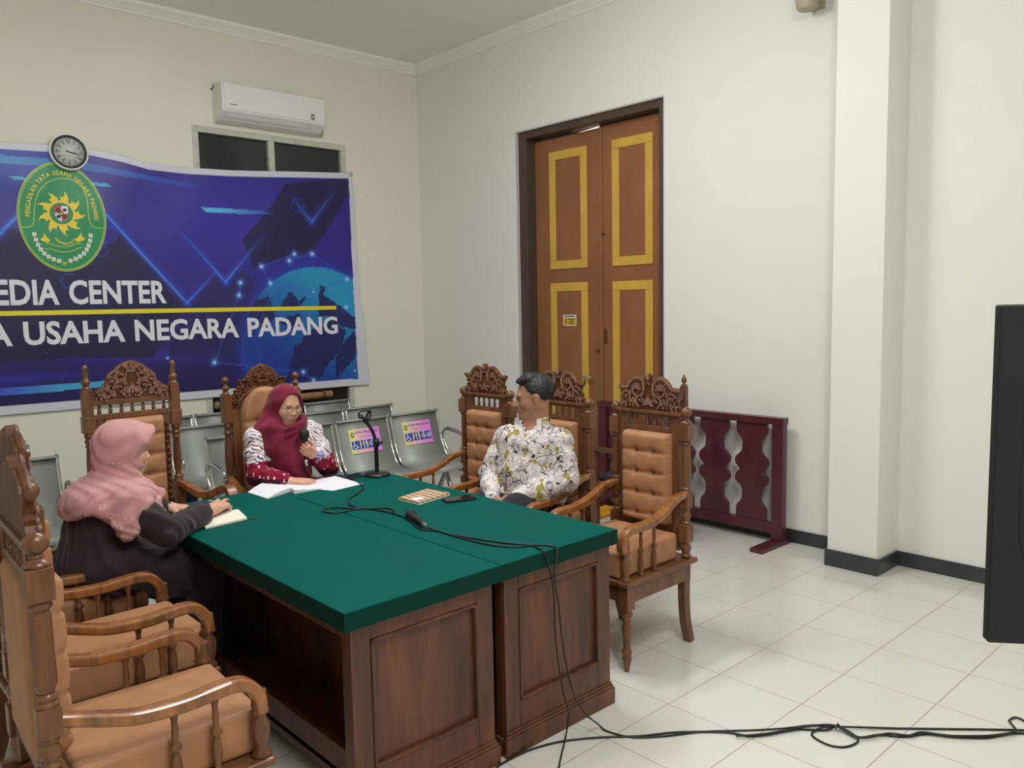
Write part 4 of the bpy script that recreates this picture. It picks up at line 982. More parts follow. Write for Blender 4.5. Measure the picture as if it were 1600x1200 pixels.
# ================================================================== PEOPLE (smooth blended volumes turned into one skin each)
A_=lambda *v: np.array(v,float)
def unit(v): v=np.array(v,float); return v/np.linalg.norm(v)
class Field:
    def __init__(s,lo,hi,h):
        s.lo=A_(*lo); s.h=h; s.n=[int(math.ceil((hi[i]-lo[i])/h))+1 for i in range(3)]
        s.D=np.full(s.n,.05,np.float32)
    def sub(s,lo,hi):
        i0=[max(0,int((lo[i]-s.lo[i])/s.h)-1) for i in range(3)]; i1=[min(s.n[i],int((hi[i]-s.lo[i])/s.h)+3) for i in range(3)]
        if any(i1[k]<=i0[k] for k in range(3)): return None,None
        sl=tuple(slice(a,b) for a,b in zip(i0,i1))
        g=[(s.lo[k]+s.h*np.arange(i0[k],i1[k])).astype(np.float32) for k in range(3)]
        return sl,(g[0][:,None,None],g[1][None,:,None],g[2][None,None,:])
    def put(s,lo,hi,fn,k=.01,sub=False,m=.03):
        lo=np.array(lo)-m-k; hi=np.array(hi)+m+k; sl,g=s.sub(lo,hi)
        if sl is None: return s
        d=fn(*g).astype(np.float32); D=s.D[sl]
        if sub:
            d=-d; h=np.maximum(k-np.abs(D-d),0)/k; s.D[sl]=np.maximum(D,d)+h*h*k*.25
        else:
            h=np.maximum(k-np.abs(D-d),0)/k; s.D[sl]=np.minimum(D,d)-h*h*k*.25
        return s
    def cone(s,a,b,ra,rb,k=.02,sub=False):
        a=A_(*a); b=A_(*b); ab=b-a; L=float(ab@ab)+1e-12; R=max(ra,rb)
        def fn(x,y,z):
            px,py,pz=x-a[0],y-a[1],z-a[2]; t=np.clip((px*ab[0]+py*ab[1]+pz*ab[2])/L,0,1)
            return np.sqrt((px-t*ab[0])**2+(py-t*ab[1])**2+(pz-t*ab[2])**2)-(ra+(rb-ra)*t)
        return s.put(np.minimum(a,b)-R,np.maximum(a,b)+R,fn,k,sub)
    def ell(s,c,r,Rm=None,k=.02,sub=False):
        c=A_(*c); r=A_(*r); Rm=np.eye(3) if Rm is None else np.array(Rm)  # rows = axes
        R=max(r)
        def fn(x,y,z):
            p=(x-c[0],y-c[1],z-c[2]); q=[Rm[i][0]*p[0]+Rm[i][1]*p[1]+Rm[i][2]*p[2] for i in range(3)]
            k0=np.sqrt(sum((q[i]/r[i])**2 for i in range(3))); k1=np.sqrt(sum((q[i]/r[i]**2)**2 for i in range(3)))+1e-6
            return k0*(k0-1)/k1
        return s.put(c-R,c+R,fn,k,sub)
    def half(s,pt,n,k=.006):
        """cut away everything on the +n side of a plane"""
        n=unit(n); g=[(s.lo[i]+s.h*np.arange(s.n[i])).astype(np.float32) for i in range(3)]
        d=(g[0][:,None,None]-pt[0])*n[0]+(g[1][None,:,None]-pt[1])*n[1]+(g[2][None,None,:]-pt[2])*n[2]
        h=np.maximum(k-np.abs(s.D-d),0)/k; s.D=(np.maximum(s.D,d)+h*h*k*.25).astype(np.float32); return s
    def fold(s,fn):
        g=[(s.lo[i]+s.h*np.arange(s.n[i])).astype(np.float32) for i in range(3)]
        s.D=(s.D+fn(g[0][:,None,None],g[1][None,:,None],g[2][None,None,:])).astype(np.float32); return s
    def mesh(s,name,m,parent=None,smooth=1):
        D=s.D; D[0]=D[-1]=.05; D[:,0]=D[:,-1]=.05; D[:,:,0]=D[:,:,-1]=.05
        I=D<0; n=D.shape
        c=np.zeros([k-1 for k in n],np.int8)
        for dx in(0,1):
            for dy in(0,1):
                for dz in(0,1): c+=I[dx:n[0]-1+dx,dy:n[1]-1+dy,dz:n[2]-1+dz]
        act=(c>0)&(c<8); ids=np.full(act.shape,-1,np.int64); P=np.argwhere(act); ids[act]=np.arange(len(P))
        acc=np.zeros((len(P),3)); cnt=np.zeros(len(P))
        cor=[(dx,dy,dz) for dx in(0,1) for dy in(0,1) for dz in(0,1)]
        for a in cor:
            for ax in range(3):
                if a[ax]: continue
                b=list(a); b[ax]=1
                da=D[P[:,0]+a[0],P[:,1]+a[1],P[:,2]+a[2]]; db=D[P[:,0]+b[0],P[:,1]+b[1],P[:,2]+b[2]]
                m_=(da<0)!=(db<0); t=da[m_]/(da[m_]-db[m_]); q=np.tile(np.array(a,float),(m_.sum(),1)); q[:,ax]=t; acc[m_]+=q; cnt[m_]+=1
        V=s.lo+(P+acc/np.maximum(cnt,1)[:,None])*s.h
        Fs=[]
        for ax in range(3):
            sl0=[slice(None)]*3; sl1=[slice(None)]*3; sl0[ax]=slice(0,-1); sl1[ax]=slice(1,None)
            ch=I[tuple(sl0)]!=I[tuple(sl1)]; E=np.argwhere(ch)
            u,v=[(1,2),(2,0),(0,1)][ax]
            E=E[(E[:,u]>0)&(E[:,v]>0)&(E[:,u]<n[u]-1)&(E[:,v]<n[v]-1)]
            ins=I[E[:,0],E[:,1],E[:,2]]
            def cid(du,dv): Q=E.copy(); Q[:,u]-=du; Q[:,v]-=dv; return ids[Q[:,0],Q[:,1],Q[:,2]]
            q=np.stack([cid(1,1),cid(0,1),cid(0,0),cid(1,0)],1); q[~ins]=q[~ins][:,::-1]; Fs.append(q)
        Fq=np.concatenate(Fs); Fq=Fq[(Fq>=0).all(1)]
        for _ in range(smooth):
            S=np.zeros_like(V); N=np.zeros(len(V))
            for i in range(4):
                a=Fq[:,i]; b=Fq[:,(i+1)%4]; 
                for w in range(3): S[:,w]+=np.bincount(a,V[b,w],len(V))
                N+=np.bincount(a,minlength=len(V))
                for w in range(3): S[:,w]+=np.bincount(b,V[a,w],len(V))
                N+=np.bincount(b,minlength=len(V))
            V=V*.5+.5*S/np.maximum(N,1)[:,None]
        # keep the largest connected skin only
        lab=np.arange(len(V)); 
        for _ in range(400):
            mn=lab[Fq].min(1); old=lab.copy(); 
            for i in range(4): np.minimum.at(lab,Fq[:,i],mn)
            lab=lab[lab]
            if (lab==old).all(): break
        big=np.bincount(lab).argmax(); kf=lab[Fq[:,0]]==big; Fq=Fq[kf]; used=np.unique(Fq); mp=np.full(len(V),-1); mp[used]=np.arange(len(used)); V=V[used]; Fq=mp[Fq]
        me=bpy.data.meshes.new(name); me.vertices.add(len(V)); me.vertices.foreach_set('co',V.ravel().astype(np.float32))
        me.loops.add(Fq.size); me.loops.foreach_set('vertex_index',Fq.ravel().astype(np.int32)); me.polygons.add(len(Fq)); me.polygons.foreach_set('loop_start',(np.arange(len(Fq))*4).astype(np.int32))
        me.polygons.foreach_set('use_smooth',np.ones(len(Fq),bool)); me.update(calc_edges=True); me.materials.append(m)
        o=bpy.data.objects.new(name,me); COL.objects.link(o); o.parent=parent; return o
def frame(f,up=(0,0,1)):
    f=unit(f); s=unit(np.cross(up,f)); u=np.cross(f,s); return f,s,u   # forward, left side, up
class Head:
    def __init__(h,c,f,up=(0,0,1),sc=1.0): h.c=A_(*c); h.f,h.s,h.u=frame(f,up); h.sc=sc
    def p(h,x,y,z): return h.c+(h.f*x+h.s*y+h.u*z)*h.sc
    def R(h): return [h.f,h.s,h.u]
def head_skin(F,h,male=False):
    k=h.sc; w=0 if male else .005; e=lambda c,r,kk=.02,sub=False: F.ell(h.p(*c),[v*k for v in r],h.R(),kk,sub)
    e((-.015,0,.035),(.098,.077,.088)); e((.025,0,-.028),(.062,.062+w,.082),.03)
    j=.004 if male else 0
    e((.056 if male else .050,0,-.094 if male else -.088),(.034 if male else .034,.031+j,.026),.03)
    for s in(-1,1):
        F.cone(h.p(-.005,s*(.055+j),-.045),h.p(.05,s*(.018+j),-.098),.022*k,.016*k,.025)
        e((.050,s*(.036+w),-.028),(.030+w*.4,.026+w,.028+w),.025)
        e((-.004,s*.079,-.006),(.019,.009,.031),.006); e((.002,s*.088,-.004),(.010,.006,.018),.004,True)
        F.cone(h.p(.094,s*.010,-.036),h.p(.092,s*.012,-.034),.0075*k,.0075*k,.008)
    F.cone(h.p(.074,-.030,.019),h.p(.074,.030,.019),(.013-w)*k,(.013-w)*k,.02)
    if male:
        F.cone(h.p(.088,0,.006),h.p(.113,0,-.030),.009*k,.0125*k,.012); F.cone(h.p(.082,-.026,.020),h.p(.082,.026,.020),.010*k,.010*k,.012); e((.068,0,-.098),(.022,.022,.018),.02); F.cone(h.p(.096,-.012,-.054),h.p(.096,.012,-.054),.006*k,.006*k,.006); F.cone(h.p(.093,-.011,-.066),h.p(.093,.011,-.066),.007*k,.007*k,.006)
    F.cone(h.p(.086,0,.004),h.p(.106-w,0,-.030),(.008-w*.3)*k,(.0115-w*.4)*k,.014)
    e((.078,0,-.060),(.020,.027,.017),.015)
    for s in(-1,1): e((.094,s*.031,.001),(.014,.017,.010),.010,True)
def face_bits(root,h,skin,brow_m,lip_m,eye_open=.006,gaze=(0,0),scl=None):
    k=h.sc; Rm=Matrix([list(h.f),list(h.s),list(h.u)]).transposed()
    for s in(-1,1):
        b=MB(); b.ell(tuple(h.p(.074,s*.031,.0005)),(.0115*k,.0135*k,eye_open*k),14,10,R=Rm,mi=0)
        b.ell(tuple(h.p(.0805,s*.031+gaze[0],.0+gaze[1])),(.0058*k,.0060*k,eye_open*.92*k),12,8,R=Rm,mi=1)
        b.build('eye',[EYEW,EYED],root)
        b=MB(); P=[tuple(h.p(.070+.0165*math.cos((t-.5)*1.6),s*.031+s*(t-.5)*.030,.0045+.004*math.sin(t*PI))) for t in [q/8 for q in range(9)]]
        b.tube(P,.0018*k,6); b.build('eyelid',brow_m,root)
        b=MB(); P=[tuple(h.p(.0845-.014*t*t,s*(.012+.036*t),.0185+.006*math.sin(t*2.3))) for t in [q/8 for q in range(9)]]
        b.tube(P,[.0026*k*(1-.5*q/8) for q in range(9)],6); b.build('eyebrow',brow_m,root)
    b=MB()
    for dz,r,w in((-.0545,.0038,.021),(-.0625,.0048,.019)):
        P=[tuple(h.p(.0965-.010*(t*2-1)**2,(t*2-1)*w,dz+(.002 if dz>-.06 else -.0005)*math.cos((t*2-1)*3)-.001)) for t in [q/10 for q in range(11)]]
        b.tube(P,[r*k*(.35+.65*math.sin(PI*q/10)) for q in range(11)],7)
    b.build('lips',lip_m,root)
def hand(F,w,f,n,s,curl,thumb=(.5,.3),spread=.12,sc=1.0,k=.006):
    """w wrist, f finger direction, n back-of-hand normal, s thumb side sign, curl per finger (3 joint angles)"""
    w=A_(*w); f=unit(f); n=unit(A_(*n)-f*(A_(*n)@f)); y=np.cross(n,f)*s
    q=lambda a,b,c: w+(f*a+y*b+n*c)*sc
    kn=[(.088,.031),(.092,.010),(.087,-.011),(.078,-.030)]; Ls=[.070,.078,.072,.056]; rr=[.0092,.0095,.009,.0082]
    F.cone(q(-.03,0,0),q(.01,0,0),.024*sc,.024*sc,.02)
    for (a,b),r in zip(kn,rr):
        F.cone(q(.005,b*.5,0),q(a,b,0),.0165*sc,.0115*sc,.014)
    for i,((a,b),L,r) in enumerate(zip(kn,Ls,rr)):
        p=q(a,b,0); ang=0; d0=unit(f+y*spread*(1.5-i)*.6)
        for j,fr in enumerate((.45,.31,.24)):
            ang+=curl[i][j]; d=d0*math.cos(ang)-n*math.sin(ang); p2=p+d*L*fr*sc
            F.cone(p,p2,r*sc*(1-.06*j),r*sc*(.94-.08*j),.004); p=p2
    t0=q(.02,.022,-.008); t1=t0+unit(f*.6+y*(.9-thumb[1])-n*thumb[0]*.6)*.045*sc; t2=t1+unit(f*.9+y*(.35-thumb[1])-n*thumb[0])*.034*sc; t3=t2+unit(f+y*(.1-thumb[1])-n*thumb[0])*.026*sc
    F.cone(t0,t1,.015*sc,.0125*sc,.012); F.cone(t1,t2,.0118*sc,.0102*sc,.004); F.cone(t2,t3,.0100*sc,.0085*sc,.004)
def limb(F,pts,rs,infl=0,k=.02):
    for a,b,ra,rb in zip(pts,pts[1:],rs,rs[1:]): F.cone(a,b,ra+infl,rb+infl,k)
EYEW=M('eye_white',(206,200,194),.25); EYED=M('dark_iris',(26,18,15),.15)
def skinmat(name,c):
    m,t=mat(name,c,.5,spec=.35,var=.04,vscale=25); t.b.inputs['Subsurface Weight'].default_value=.08; t.b.inputs['Subsurface Radius'].default_value=(.012,.005,.003); return m
def cloth(name,c,var=.08,sc=9,rough=.85,bump=.12,bs=260): return M(name,c,rough,spec=.2,var=var,vscale=sc,bump=bump,bscale=bs,sheen=.15)
# ------------------------------------------------------------------ man in the patterned shirt
SKM=skinmat('tan_skin',(166,120,96)); HAIRM=M('black_hair',(26,26,28),.45,spec=.5,var=.35,vscale=60,bump=.8,bscale=160)
def batik_shirt():
    m,t=mat('white_batik_print',(214,206,206),.75,spec=.2)
    c=t.coord(); w=t.noise(c,7,2)
    cc=t.n.new('ShaderNodeVectorMath'); cc.operation='ADD'; t.link(c,cc.inputs[0])
    nn=t.n.new('ShaderNodeTexNoise'); nn.inputs['Scale'].default_value=6; t.link(c,nn.inputs['Vector'])
    vm=t.n.new('ShaderNodeVectorMath'); vm.operation='SCALE'; vm.inputs['Scale'].default_value=.16; t.link(nn.outputs['Color'],vm.inputs[0]); t.link(vm.outputs[0],cc.inputs[1]); wv=cc.outputs[0]
    def contour(scale,lev,wd,det=1):
        n=t.noise(wv,scale,det); return t.math('LESS_THAN',t.math('ABSOLUTE',t.math('SUBTRACT',n,lev)),wd)
    l1=contour(9,.5,.0055); l2=contour(15,.42,.007); l3=contour(15,.60,.006)
    v=t.n.new('ShaderNodeTexVoronoi'); v.feature='DISTANCE_TO_EDGE'; v.inputs['Scale'].default_value=26; t.link(wv,v.inputs['Vector'])
    msk=t.math('GREATER_THAN',t.noise(c,11,1),.62)
    l4=t.math('MULTIPLY',t.math('LESS_THAN',v.outputs['Distance'],.045),msk)
    br=t.noise(t.coord((14,60,60)),2,2); msk2=t.math('GREATER_THAN',t.noise(c,13,1),.60)
    l5=t.math('MULTIPLY',t.math('LESS_THAN',t.math('ABSOLUTE',t.math('SUBTRACT',br,.5)),.035),msk2)
    line=t.math('MAXIMUM',t.math('MAXIMUM',l1,t.math('MAXIMUM',l2,l3)),t.math('MAXIMUM',l4,l5))
    yb=t.math('GREATER_THAN',t.noise(t.coord((1,1,1),loc=(3,1,2)),15,2),.625)
    base=t.mix(yb,lin((214,206,206)),lin((166,152,84)))
    pk=t.math('GREATER_THAN',t.noise(t.coord((1,1,1),loc=(7,5,2)),15,1),.66); base=t.mix(pk,base,lin((186,182,184)))
    t.link(t.mix(line,base,lin((46,42,48))),t.b.inputs['Base Color']); return m
BAT=batik_shirt(); TRM=cloth('dark_grey_trousers',(38,40,48)); CUFF=cloth('white_cuff',(214,210,208),.02)
man=thing('person','man with short dark hair in a white patterned long-sleeved shirt, seated and looking left','person')
mh=Head((3.045,3.13,1.222),(-.80,.60,-.10),sc=1.0)
nS=A_(3.085,2.975,.985); fS=A_(2.975,3.275,.985); nE=A_(3.06,2.90,.795); fE=A_(2.895,3.335,.80); nW=A_(2.845,3.07,.705); fW=A_(2.80,3.215,.695)
def man_torso(F,i=0):
    fx=unit(A_(-.94,-.34,0)); sd=A_(-fx[1],fx[0],0); Rt=[fx,sd,A_(0,0,1)]
    F.ell((3.045,3.15,.675),(.125+i,.175+i,.10+i),Rt,.03)
    F.ell((3.005,3.14,.80),(.135+i,.158+i,.13+i),Rt,.05); F.ell((3.03,3.135,.92),(.112+i,.155+i,.14+i),Rt,.05)
    F.cone(nS+A_(.0,.02,0),fS-A_(0,.02,0),.052+i,.052+i,.05); F.cone((3.04,3.13,.98),(3.05,3.13,1.10),.085+i,.055+i*.4,.05)
def man_arms(F,i=0,wr=True):
    for S,E,W_ in((nS,nE,nW),(fS,fE,fW)):
        limb(F,[S,S*.45+E*.55,E,E*.4+W_*.6,W_],[.056,.046,.040,.034,.025],i,.03)
def man_legs(F,i=0):
    for y,ky in((3.07,3.03),(3.24,3.28)):
        limb(F,[(3.03,y,.665),(2.84,(y+ky)/2,.645),(2.66,ky,.61)],[.085,.075,.058],i,.03); limb(F,[(2.66,ky,.61),(2.68,ky,.35),(2.72,ky,.09)],[.056,.052,.036],i,.02)
F=Field((2.50,2.78,.0),(3.24,3.50,1.40),.0042)
head_skin(F,mh,True); F.cone(mh.p(-.02,0,-.06),(3.055,3.135,1.04),.056,.062,.03)
man_torso(F); man_arms(F); man_legs(F)
for ky in(3.03,3.28): F.ell((2.665,ky,.05),(.11,.042,.035),None,.02)
hand(F,nW,(-.35,.80,-.30),(-.55,-.25,.75),1,[(.4,.5,.3)]*4); hand(F,fW,(-.35,-.85,-.25),(-.65,.1,.7),-1,[(.35,.5,.3)]*4)
F.mesh('body',SKM,man)
face_bits(man,mh,SKM,HAIRM,M('brown_lips',(120,74,62),.45),.0048)
# hair: cap with front quiff
F=Field(mh.c-.16,mh.c+.17,.0032)
F.ell(mh.p(-.022,0,.042),(.099,.081,.089),mh.R(),.01)
for x,y,z,r in((.052,.0,.102,.022),(.040,.032,.102,.021),(.040,-.032,.102,.021),(.015,.0,.120,.026),(.064,.022,.088,.012),(.064,-.022,.090,.012),(.068,0,.092,.012),(.015,.035,.114,.022),(.015,-.035,.114,.022)): F.ell(mh.p(x,y,z),(r*1.3,r,r*.75),mh.R(),.02)
F.ell(mh.p(.096,0,.004),(.080,.074,.080),mh.R(),.010,True)
for s in(-1,1): F.ell(mh.p(.012,s*.085,-.022),(.040,.030,.030),mh.R(),.008,True)
F.half(mh.p(-.05,0,-.055),-mh.u*.9-mh.f*-.45,.01)
def hf(x,y,z): 
    return .0011*np.sin(190*x+70*z)*np.sin(150*y+90*z)+.0005*np.sin(330*(x*.3+y)+230*z)
F.fold(hf); F.mesh('hair',HAIRM,man,0)
b=MB(); 
for s in(-1,1): b.ell(tuple(mh.p(.096,s*.013,-.0475)),(.006,.012,.0035),8,6,R=Matrix([list(mh.f),list(mh.s),list(mh.u)]).transposed())
b.ell(tuple(mh.p(.080,0,-.106)),(.016,.021,.016),8,6,R=Matrix([list(mh.f),list(mh.s),list(mh.u)]).transposed()); b.build('beard',M('short_beard',(58,44,40),.7),man)
F=Field((2.70,2.76,.55),(3.26,3.52,1.18),.0042)
man_torso(F,.016); man_arms(F,.017)
F.ell((3.01,3.13,.70),(.15,.185,.07),None,.04)
F.half((0,0,.635),(0,0,-1)); 
F.cone(mh.p(-.0,0,-.02),(3.035,3.125,1.085),.064,.061,.008,True); F.cone((3.02,3.12,1.13),(2.925,3.085,1.045),.050,.014,.02,True); F.ell((3.04,3.128,1.16),(.074,.074,.055),None,.01,True)
for W_,E in((nW,nE),(fW,fE)): d=unit(W_-E); F.half(W_+d*.005,d) if False else None
def ff(x,y,z): return .0032*np.sin(34*z+22*y+9*np.sin(16*x))*np.sin(26*y+19*x)+.0022*np.sin(75*(z*.7+x*.5)+12*np.sin(20*y))
F.fold(ff); F.mesh('shirt',BAT,man)
# collar: a stand around the neck with two points folded down at the front
b=MB(); cn=A_(3.045,3.13,1.108); fx=unit(A_(-.94,-.34,0)); sd=A_(-fx[1],fx[0],0)
for s_ in(-1,1):
    def cf(u,v,s=s_):
        a=PI*(1-u*.80); r=.064+.016*math.sin(min(1,v*1.3)*PI/2)+.010*u*v
        zz=.034-.034*u+.010*math.sin(PI*min(1,v*2))*(1-.3*u)-(.050+.034*u**4)*v
        return tuple(cn+fx*(math.cos(a)*r)+sd*(s*math.sin(a)*r)+A_(0,0,zz)+fx*(.014*u*u*v))
    b.grid(cf,16,6,flip=(s_>0))
o=b.build('collar',BAT,man); sm=o.modifiers.new('thickness','SOLIDIFY'); sm.thickness=.004
F=Field((2.50,2.86,.08),(3.26,3.46,.80),.006); man_legs(F,.016); F.ell((3.05,3.15,.665),(.14,.185,.085),None,.03); F.mesh('trousers',TRM,man)
for W_,E,nm in((nW,nE,'cuff'),(fW,fE,'cuff')):
    d=unit(W_-E); b=MB(); b.tube([tuple(W_-d*.05),tuple(W_-d*.02),tuple(W_+d*.012)],[.046,.044,.041],16); b.build(nm,CUFF,man)
SHO=M('black_shoe_leather',(24,22,22),.35)
for ky in(3.03,3.28):
    b=MB(); b.ell((2.66,ky,.05),(.135,.050,.049),16,10); b.bb((2.53,ky-.04,0.001),(2.79,ky+.04,.02)); b.build('shoe',SHO,man)
# ------------------------------------------------------------------ woman in the maroon hijab
SKW=skinmat('light_brown_skin',(204,156,132)); BROW=M('dark_brow_hair',(52,38,32),.7); LIPW=M('rose_lips',(176,106,96),.4)
MHJ=cloth('maroon_hijab_cloth',(112,26,50),.10,7)
def sleeve_mat():
    m,t=mat('patterned_blouse_print',(214,204,210),.8,spec=.2); c=t.coord()
    sp=t.n.new('ShaderNodeSeparateXYZ'); t.link(c,sp.inputs[0])
    w1=t.n.new('ShaderNodeTexWave'); w1.wave_type='BANDS'; w1.bands_direction='DIAGONAL'; w1.inputs['Scale'].default_value=22; w1.inputs['Distortion'].default_value=5; w1.inputs['Detail'].default_value=1; w1.inputs['Detail Scale'].default_value=1.2; t.link(c,w1.inputs['Vector'])
    v=t.n.new('ShaderNodeTexVoronoi'); v.inputs['Scale'].default_value=26; t.link(c,v.inputs['Vector'])
    brk=t.math('GREATER_THAN',t.noise(c,38,1),.42)
    ln=t.math('MULTIPLY',t.math('LESS_THAN',w1.outputs['Fac'],.22),brk)
    yb=t.math('GREATER_THAN',t.noise(c,13,1),.62); bl=t.math('MULTIPLY',t.math('GREATER_THAN',t.noise(t.coord(loc=(2,2,2)),16,1),.57),t.math('LESS_THAN',sp.outputs[2],.935))
    up=t.mix(ln,t.mix(bl,t.mix(yb,lin((222,212,216)),lin((226,206,170))),lin((150,152,196))),lin((70,44,78)))
    fl=t.n.new('ShaderNodeTexVoronoi'); fl.inputs['Scale'].default_value=40; mp=t.coord((1,1,.5)); t.link(mp,fl.inputs['Vector'])
    dn=t.mix(t.math('LESS_THAN',fl.outputs['Distance'],.26),lin((128,22,52)),lin((226,196,204)))
    dk=t.math('LESS_THAN',sp.outputs[2],.815); dn=t.mix(t.math('MULTIPLY',dk,t.math('GREATER_THAN',t.noise(c,20,1),.42)),dn,lin((58,26,44)))
    zz=t.math('ADD',sp.outputs[2],t.math('MULTIPLY',t.noise(c,20,2),.05))
    t.link(t.mix(t.math('GREATER_THAN',zz,.915),dn,up),t.b.inputs['Base Color']); return m
BLS=sleeve_mat(); SKIRT=cloth('dark_maroon_skirt',(52,24,36))
wc=thing('person','woman in maroon hijab and glasses, seated behind the desks and speaking into a hand-held microphone','person')
wh=Head((2.130,4.205,1.182),(.06,-.98,-.14),up=(.06,-.12,1),sc=.93)
rS=A_(1.975,4.25,1.005); lS=A_(2.29,4.25,1.0); rE=A_(1.925,4.17,.815); lE=A_(2.345,4.14,.805); rW=A_(1.995,3.985,.805); lW=A_(2.208,4.030,.905)
def wc_torso(F,i=0):
    F.ell((2.13,4.27,.67),(.165+i,.125+i,.10+i),None,.03); F.ell((2.13,4.25,.81),(.135+i,.105+i,.13+i),None,.05); F.ell((2.13,4.25,.94),(.145+i,.105+i,.12+i),None,.05)
    F.cone(rS+A_(.02,0,0),lS-A_(.02,0,0),.050+i,.050+i,.05); F.cone((2.13,4.25,.99),(2.132,4.235,1.10),.065+i,.05+i,.03)
def wc_arms(F,i=0):
    for S,E,W_ in((rS,rE,rW),(lS,lE,lW)): limb(F,[S,S*.5+E*.5,E,E*.4+W_*.6,W_],[.048,.041,.036,.030,.0225],i,.03)
F=Field((1.85,3.50,.0),(2.45,4.42,1.31),.0042)
head_skin(F,wh); F.cone(wh.p(-.02,0,-.06),(2.132,4.24,1.03),.046,.052,.03); wc_torso(F); wc_arms(F)
for s in(-1,1): limb(F,[(2.13+s*.08,4.27,.665),(2.13+s*.09,4.05,.645),(2.13+s*.095,3.86,.60)],[.082,.072,.054],0,.03); limb(F,[(2.13+s*.095,3.86,.60),(2.13+s*.09,3.88,.35),(2.13+s*.09,3.90,.08)],[.052,.048,.034],0,.02); F.ell((2.13+s*.09,3.84,.04),(.04,.10,.035),None,.02)
hand(F,rW+A_(.012,-.01,-.005),(.80,-.42,-.08),(0,-.1,1),1,[(.05,.25,.15),(.10,.3,.2),(.15,.3,.2),(.2,.3,.2)],(.25,.1),.35,.95)
hand(F,lW+A_(-.016,-.008,.008),(-.78,-.30,.50),(-.35,-.85,-.30),-1,[(1.0,1.3,.7),(.95,1.35,.8),(.95,1.35,.8),(1.0,1.3,.8)],(.9,.35),.08,.84)
F.mesh('body',SKW,wc)
face_bits(wc,wh,SKW,BROW,LIPW,.0052,(.001,-.001))
F=Field((1.80,4.02,.70),(2.46,4.45,1.12),.0042)
wc_torso(F,.014); wc_arms(F,.017)
for S,E in((rS,rE),(lS,lE)):
    o_=unit(A_(S[0]-2.13,0,0)); 
    F.ell(S+o_*.022+A_(0,-.005,.005),(.058,.066,.060),None,.02); F.ell(S*.62+E*.38+o_*.02,(.060,.062,.042),None,.015); F.ell(S*.28+E*.72+o_*.012,(.054,.058,.040),None,.015)
def fw(x,y,z): return .0030*np.sin(95*z+14*np.sin(30*y+20*x))*np.sin(40*(x+y))+.0022*np.sin(60*y+70*z)
F.fold(fw); F.half(rW+unit(rW-rE)*.0,unit(rW-rE)*A_(.2,1,.0)+A_(0,0,0)) if False else None
F.mesh('blouse',BLS,wc)
def fore(F,E,W_,i): limb(F,[E*.9+W_*.1,E*.4+W_*.6,W_-unit(W_-E)*.01],[.036,.031,.024],i,.01)
F=Field((1.86,3.93,.74),(2.42,4.22,.96),.0036); fore(F,rE,rW,.019); 
F.fold(lambda x,y,z:.0022*np.sin(120*x+60*z)); F.mesh('sleeve',BLS,wc)
F=Field((1.86,3.93,.74),(2.42,4.22,.96),.0036); fore(F,lE,lW,.019); F.fold(lambda x,y,z:.0022*np.sin(120*x+60*z)); F.mesh('sleeve',BLS,wc)
# hijab
F=Field((1.90,3.98,.74),(2.36,4.40,1.33),.0038)
F.ell(wh.p(-.012,0,.030),(.108,.087,.094),wh.R(),.02); F.ell(wh.p(-.005,0,-.035),(.088,.079,.092),wh.R(),.04)
F.cone(wh.p(-.005,0,-.09),(2.13,4.235,1.00),.072,.095,.04)
F.ell((2.125,4.215,.965),(.125,.122,.10),None,.05); F.ell((2.12,4.17,.87),(.108,.080,.110),None,.05)
F.cone((2.10,4.15,.86),(2.10,4.14,.785),.085,.070,.04); F.cone((2.17,4.15,.86),(2.175,4.145,.80),.07,.055,.04)
F.cone(wh.p(-.06,-.055,-.03),(1.985,4.24,1.045),.045,.035,.04); F.cone((1.985,4.24,1.045),(2.01,4.20,.98),.045,.05,.03); F.cone((2.03,4.17,1.06),(2.03,4.15,.95),.055,.05,.04)
F.ell(wh.p(.088,0,-.014),(.074,.070,.094),wh.R(),.008,True)
F.ell(wh.p(.15,0,-.010),(.13,.076,.096),wh.R(),.006,True)
def fh(x,y,z):
    w=np.clip((1.10-z)/.12,0,1); return w*(.0045*np.sin(60*(x-2.13)+9*np.sin(9*z)+14*z)+.003*np.sin(110*(x-2.13)-30*z))+(1-w)*.0018*np.sin(70*(z+.6*x)+40*y)
F.fold(fh)
for zz,rr,tl in((1.085,.010,.3),(1.055,.011,.42),(1.02,.010,.55)):
    P=[(2.13+.098*math.cos(a),4.215+.10*math.sin(a)-.012,zz+tl*.10*math.cos(a)-.012*abs(math.sin(a))) for a in [-PI+PI*k/12 for k in range(13)]]
    for p0,p1 in zip(P,P[1:]): F.cone(p0,p1,rr,rr,.018)
F.mesh('hijab',MHJ,wc)
F=Field((1.88,3.72,.02),(2.40,4.44,.80),.008)
for s in(-1,1): limb(F,[(2.13+s*.08,4.27,.665),(2.13+s*.09,4.05,.645),(2.13+s*.095,3.86,.60)],[.10,.095,.08],0,.05); limb(F,[(2.13+s*.095,3.86,.60),(2.13+s*.09,3.88,.10)],[.08,.10],0,.05)
F.ell((2.13,4.27,.66),(.185,.14,.10),None,.04); F.mesh('skirt',SKIRT,wc)
for s in(-1,1): b=MB(); b.ell((2.13+s*.09,3.83,.045),(.045,.115,.044),14,10); b.build('shoe',SHO,wc)
b=MB()
for s in(-1,1): b.tube([tuple(wh.p(.1055-.010*abs(math.cos(a)) if False else .104,s*.032+.024*math.cos(a),.0+.022*math.sin(a))) for a in [2*PI*k/20 for k in range(20)]],.0012,5,closed=True); b.tube([tuple(wh.p(.104,s*.056,.004)),tuple(wh.p(.05,s*.076,.006))],.0011,5)
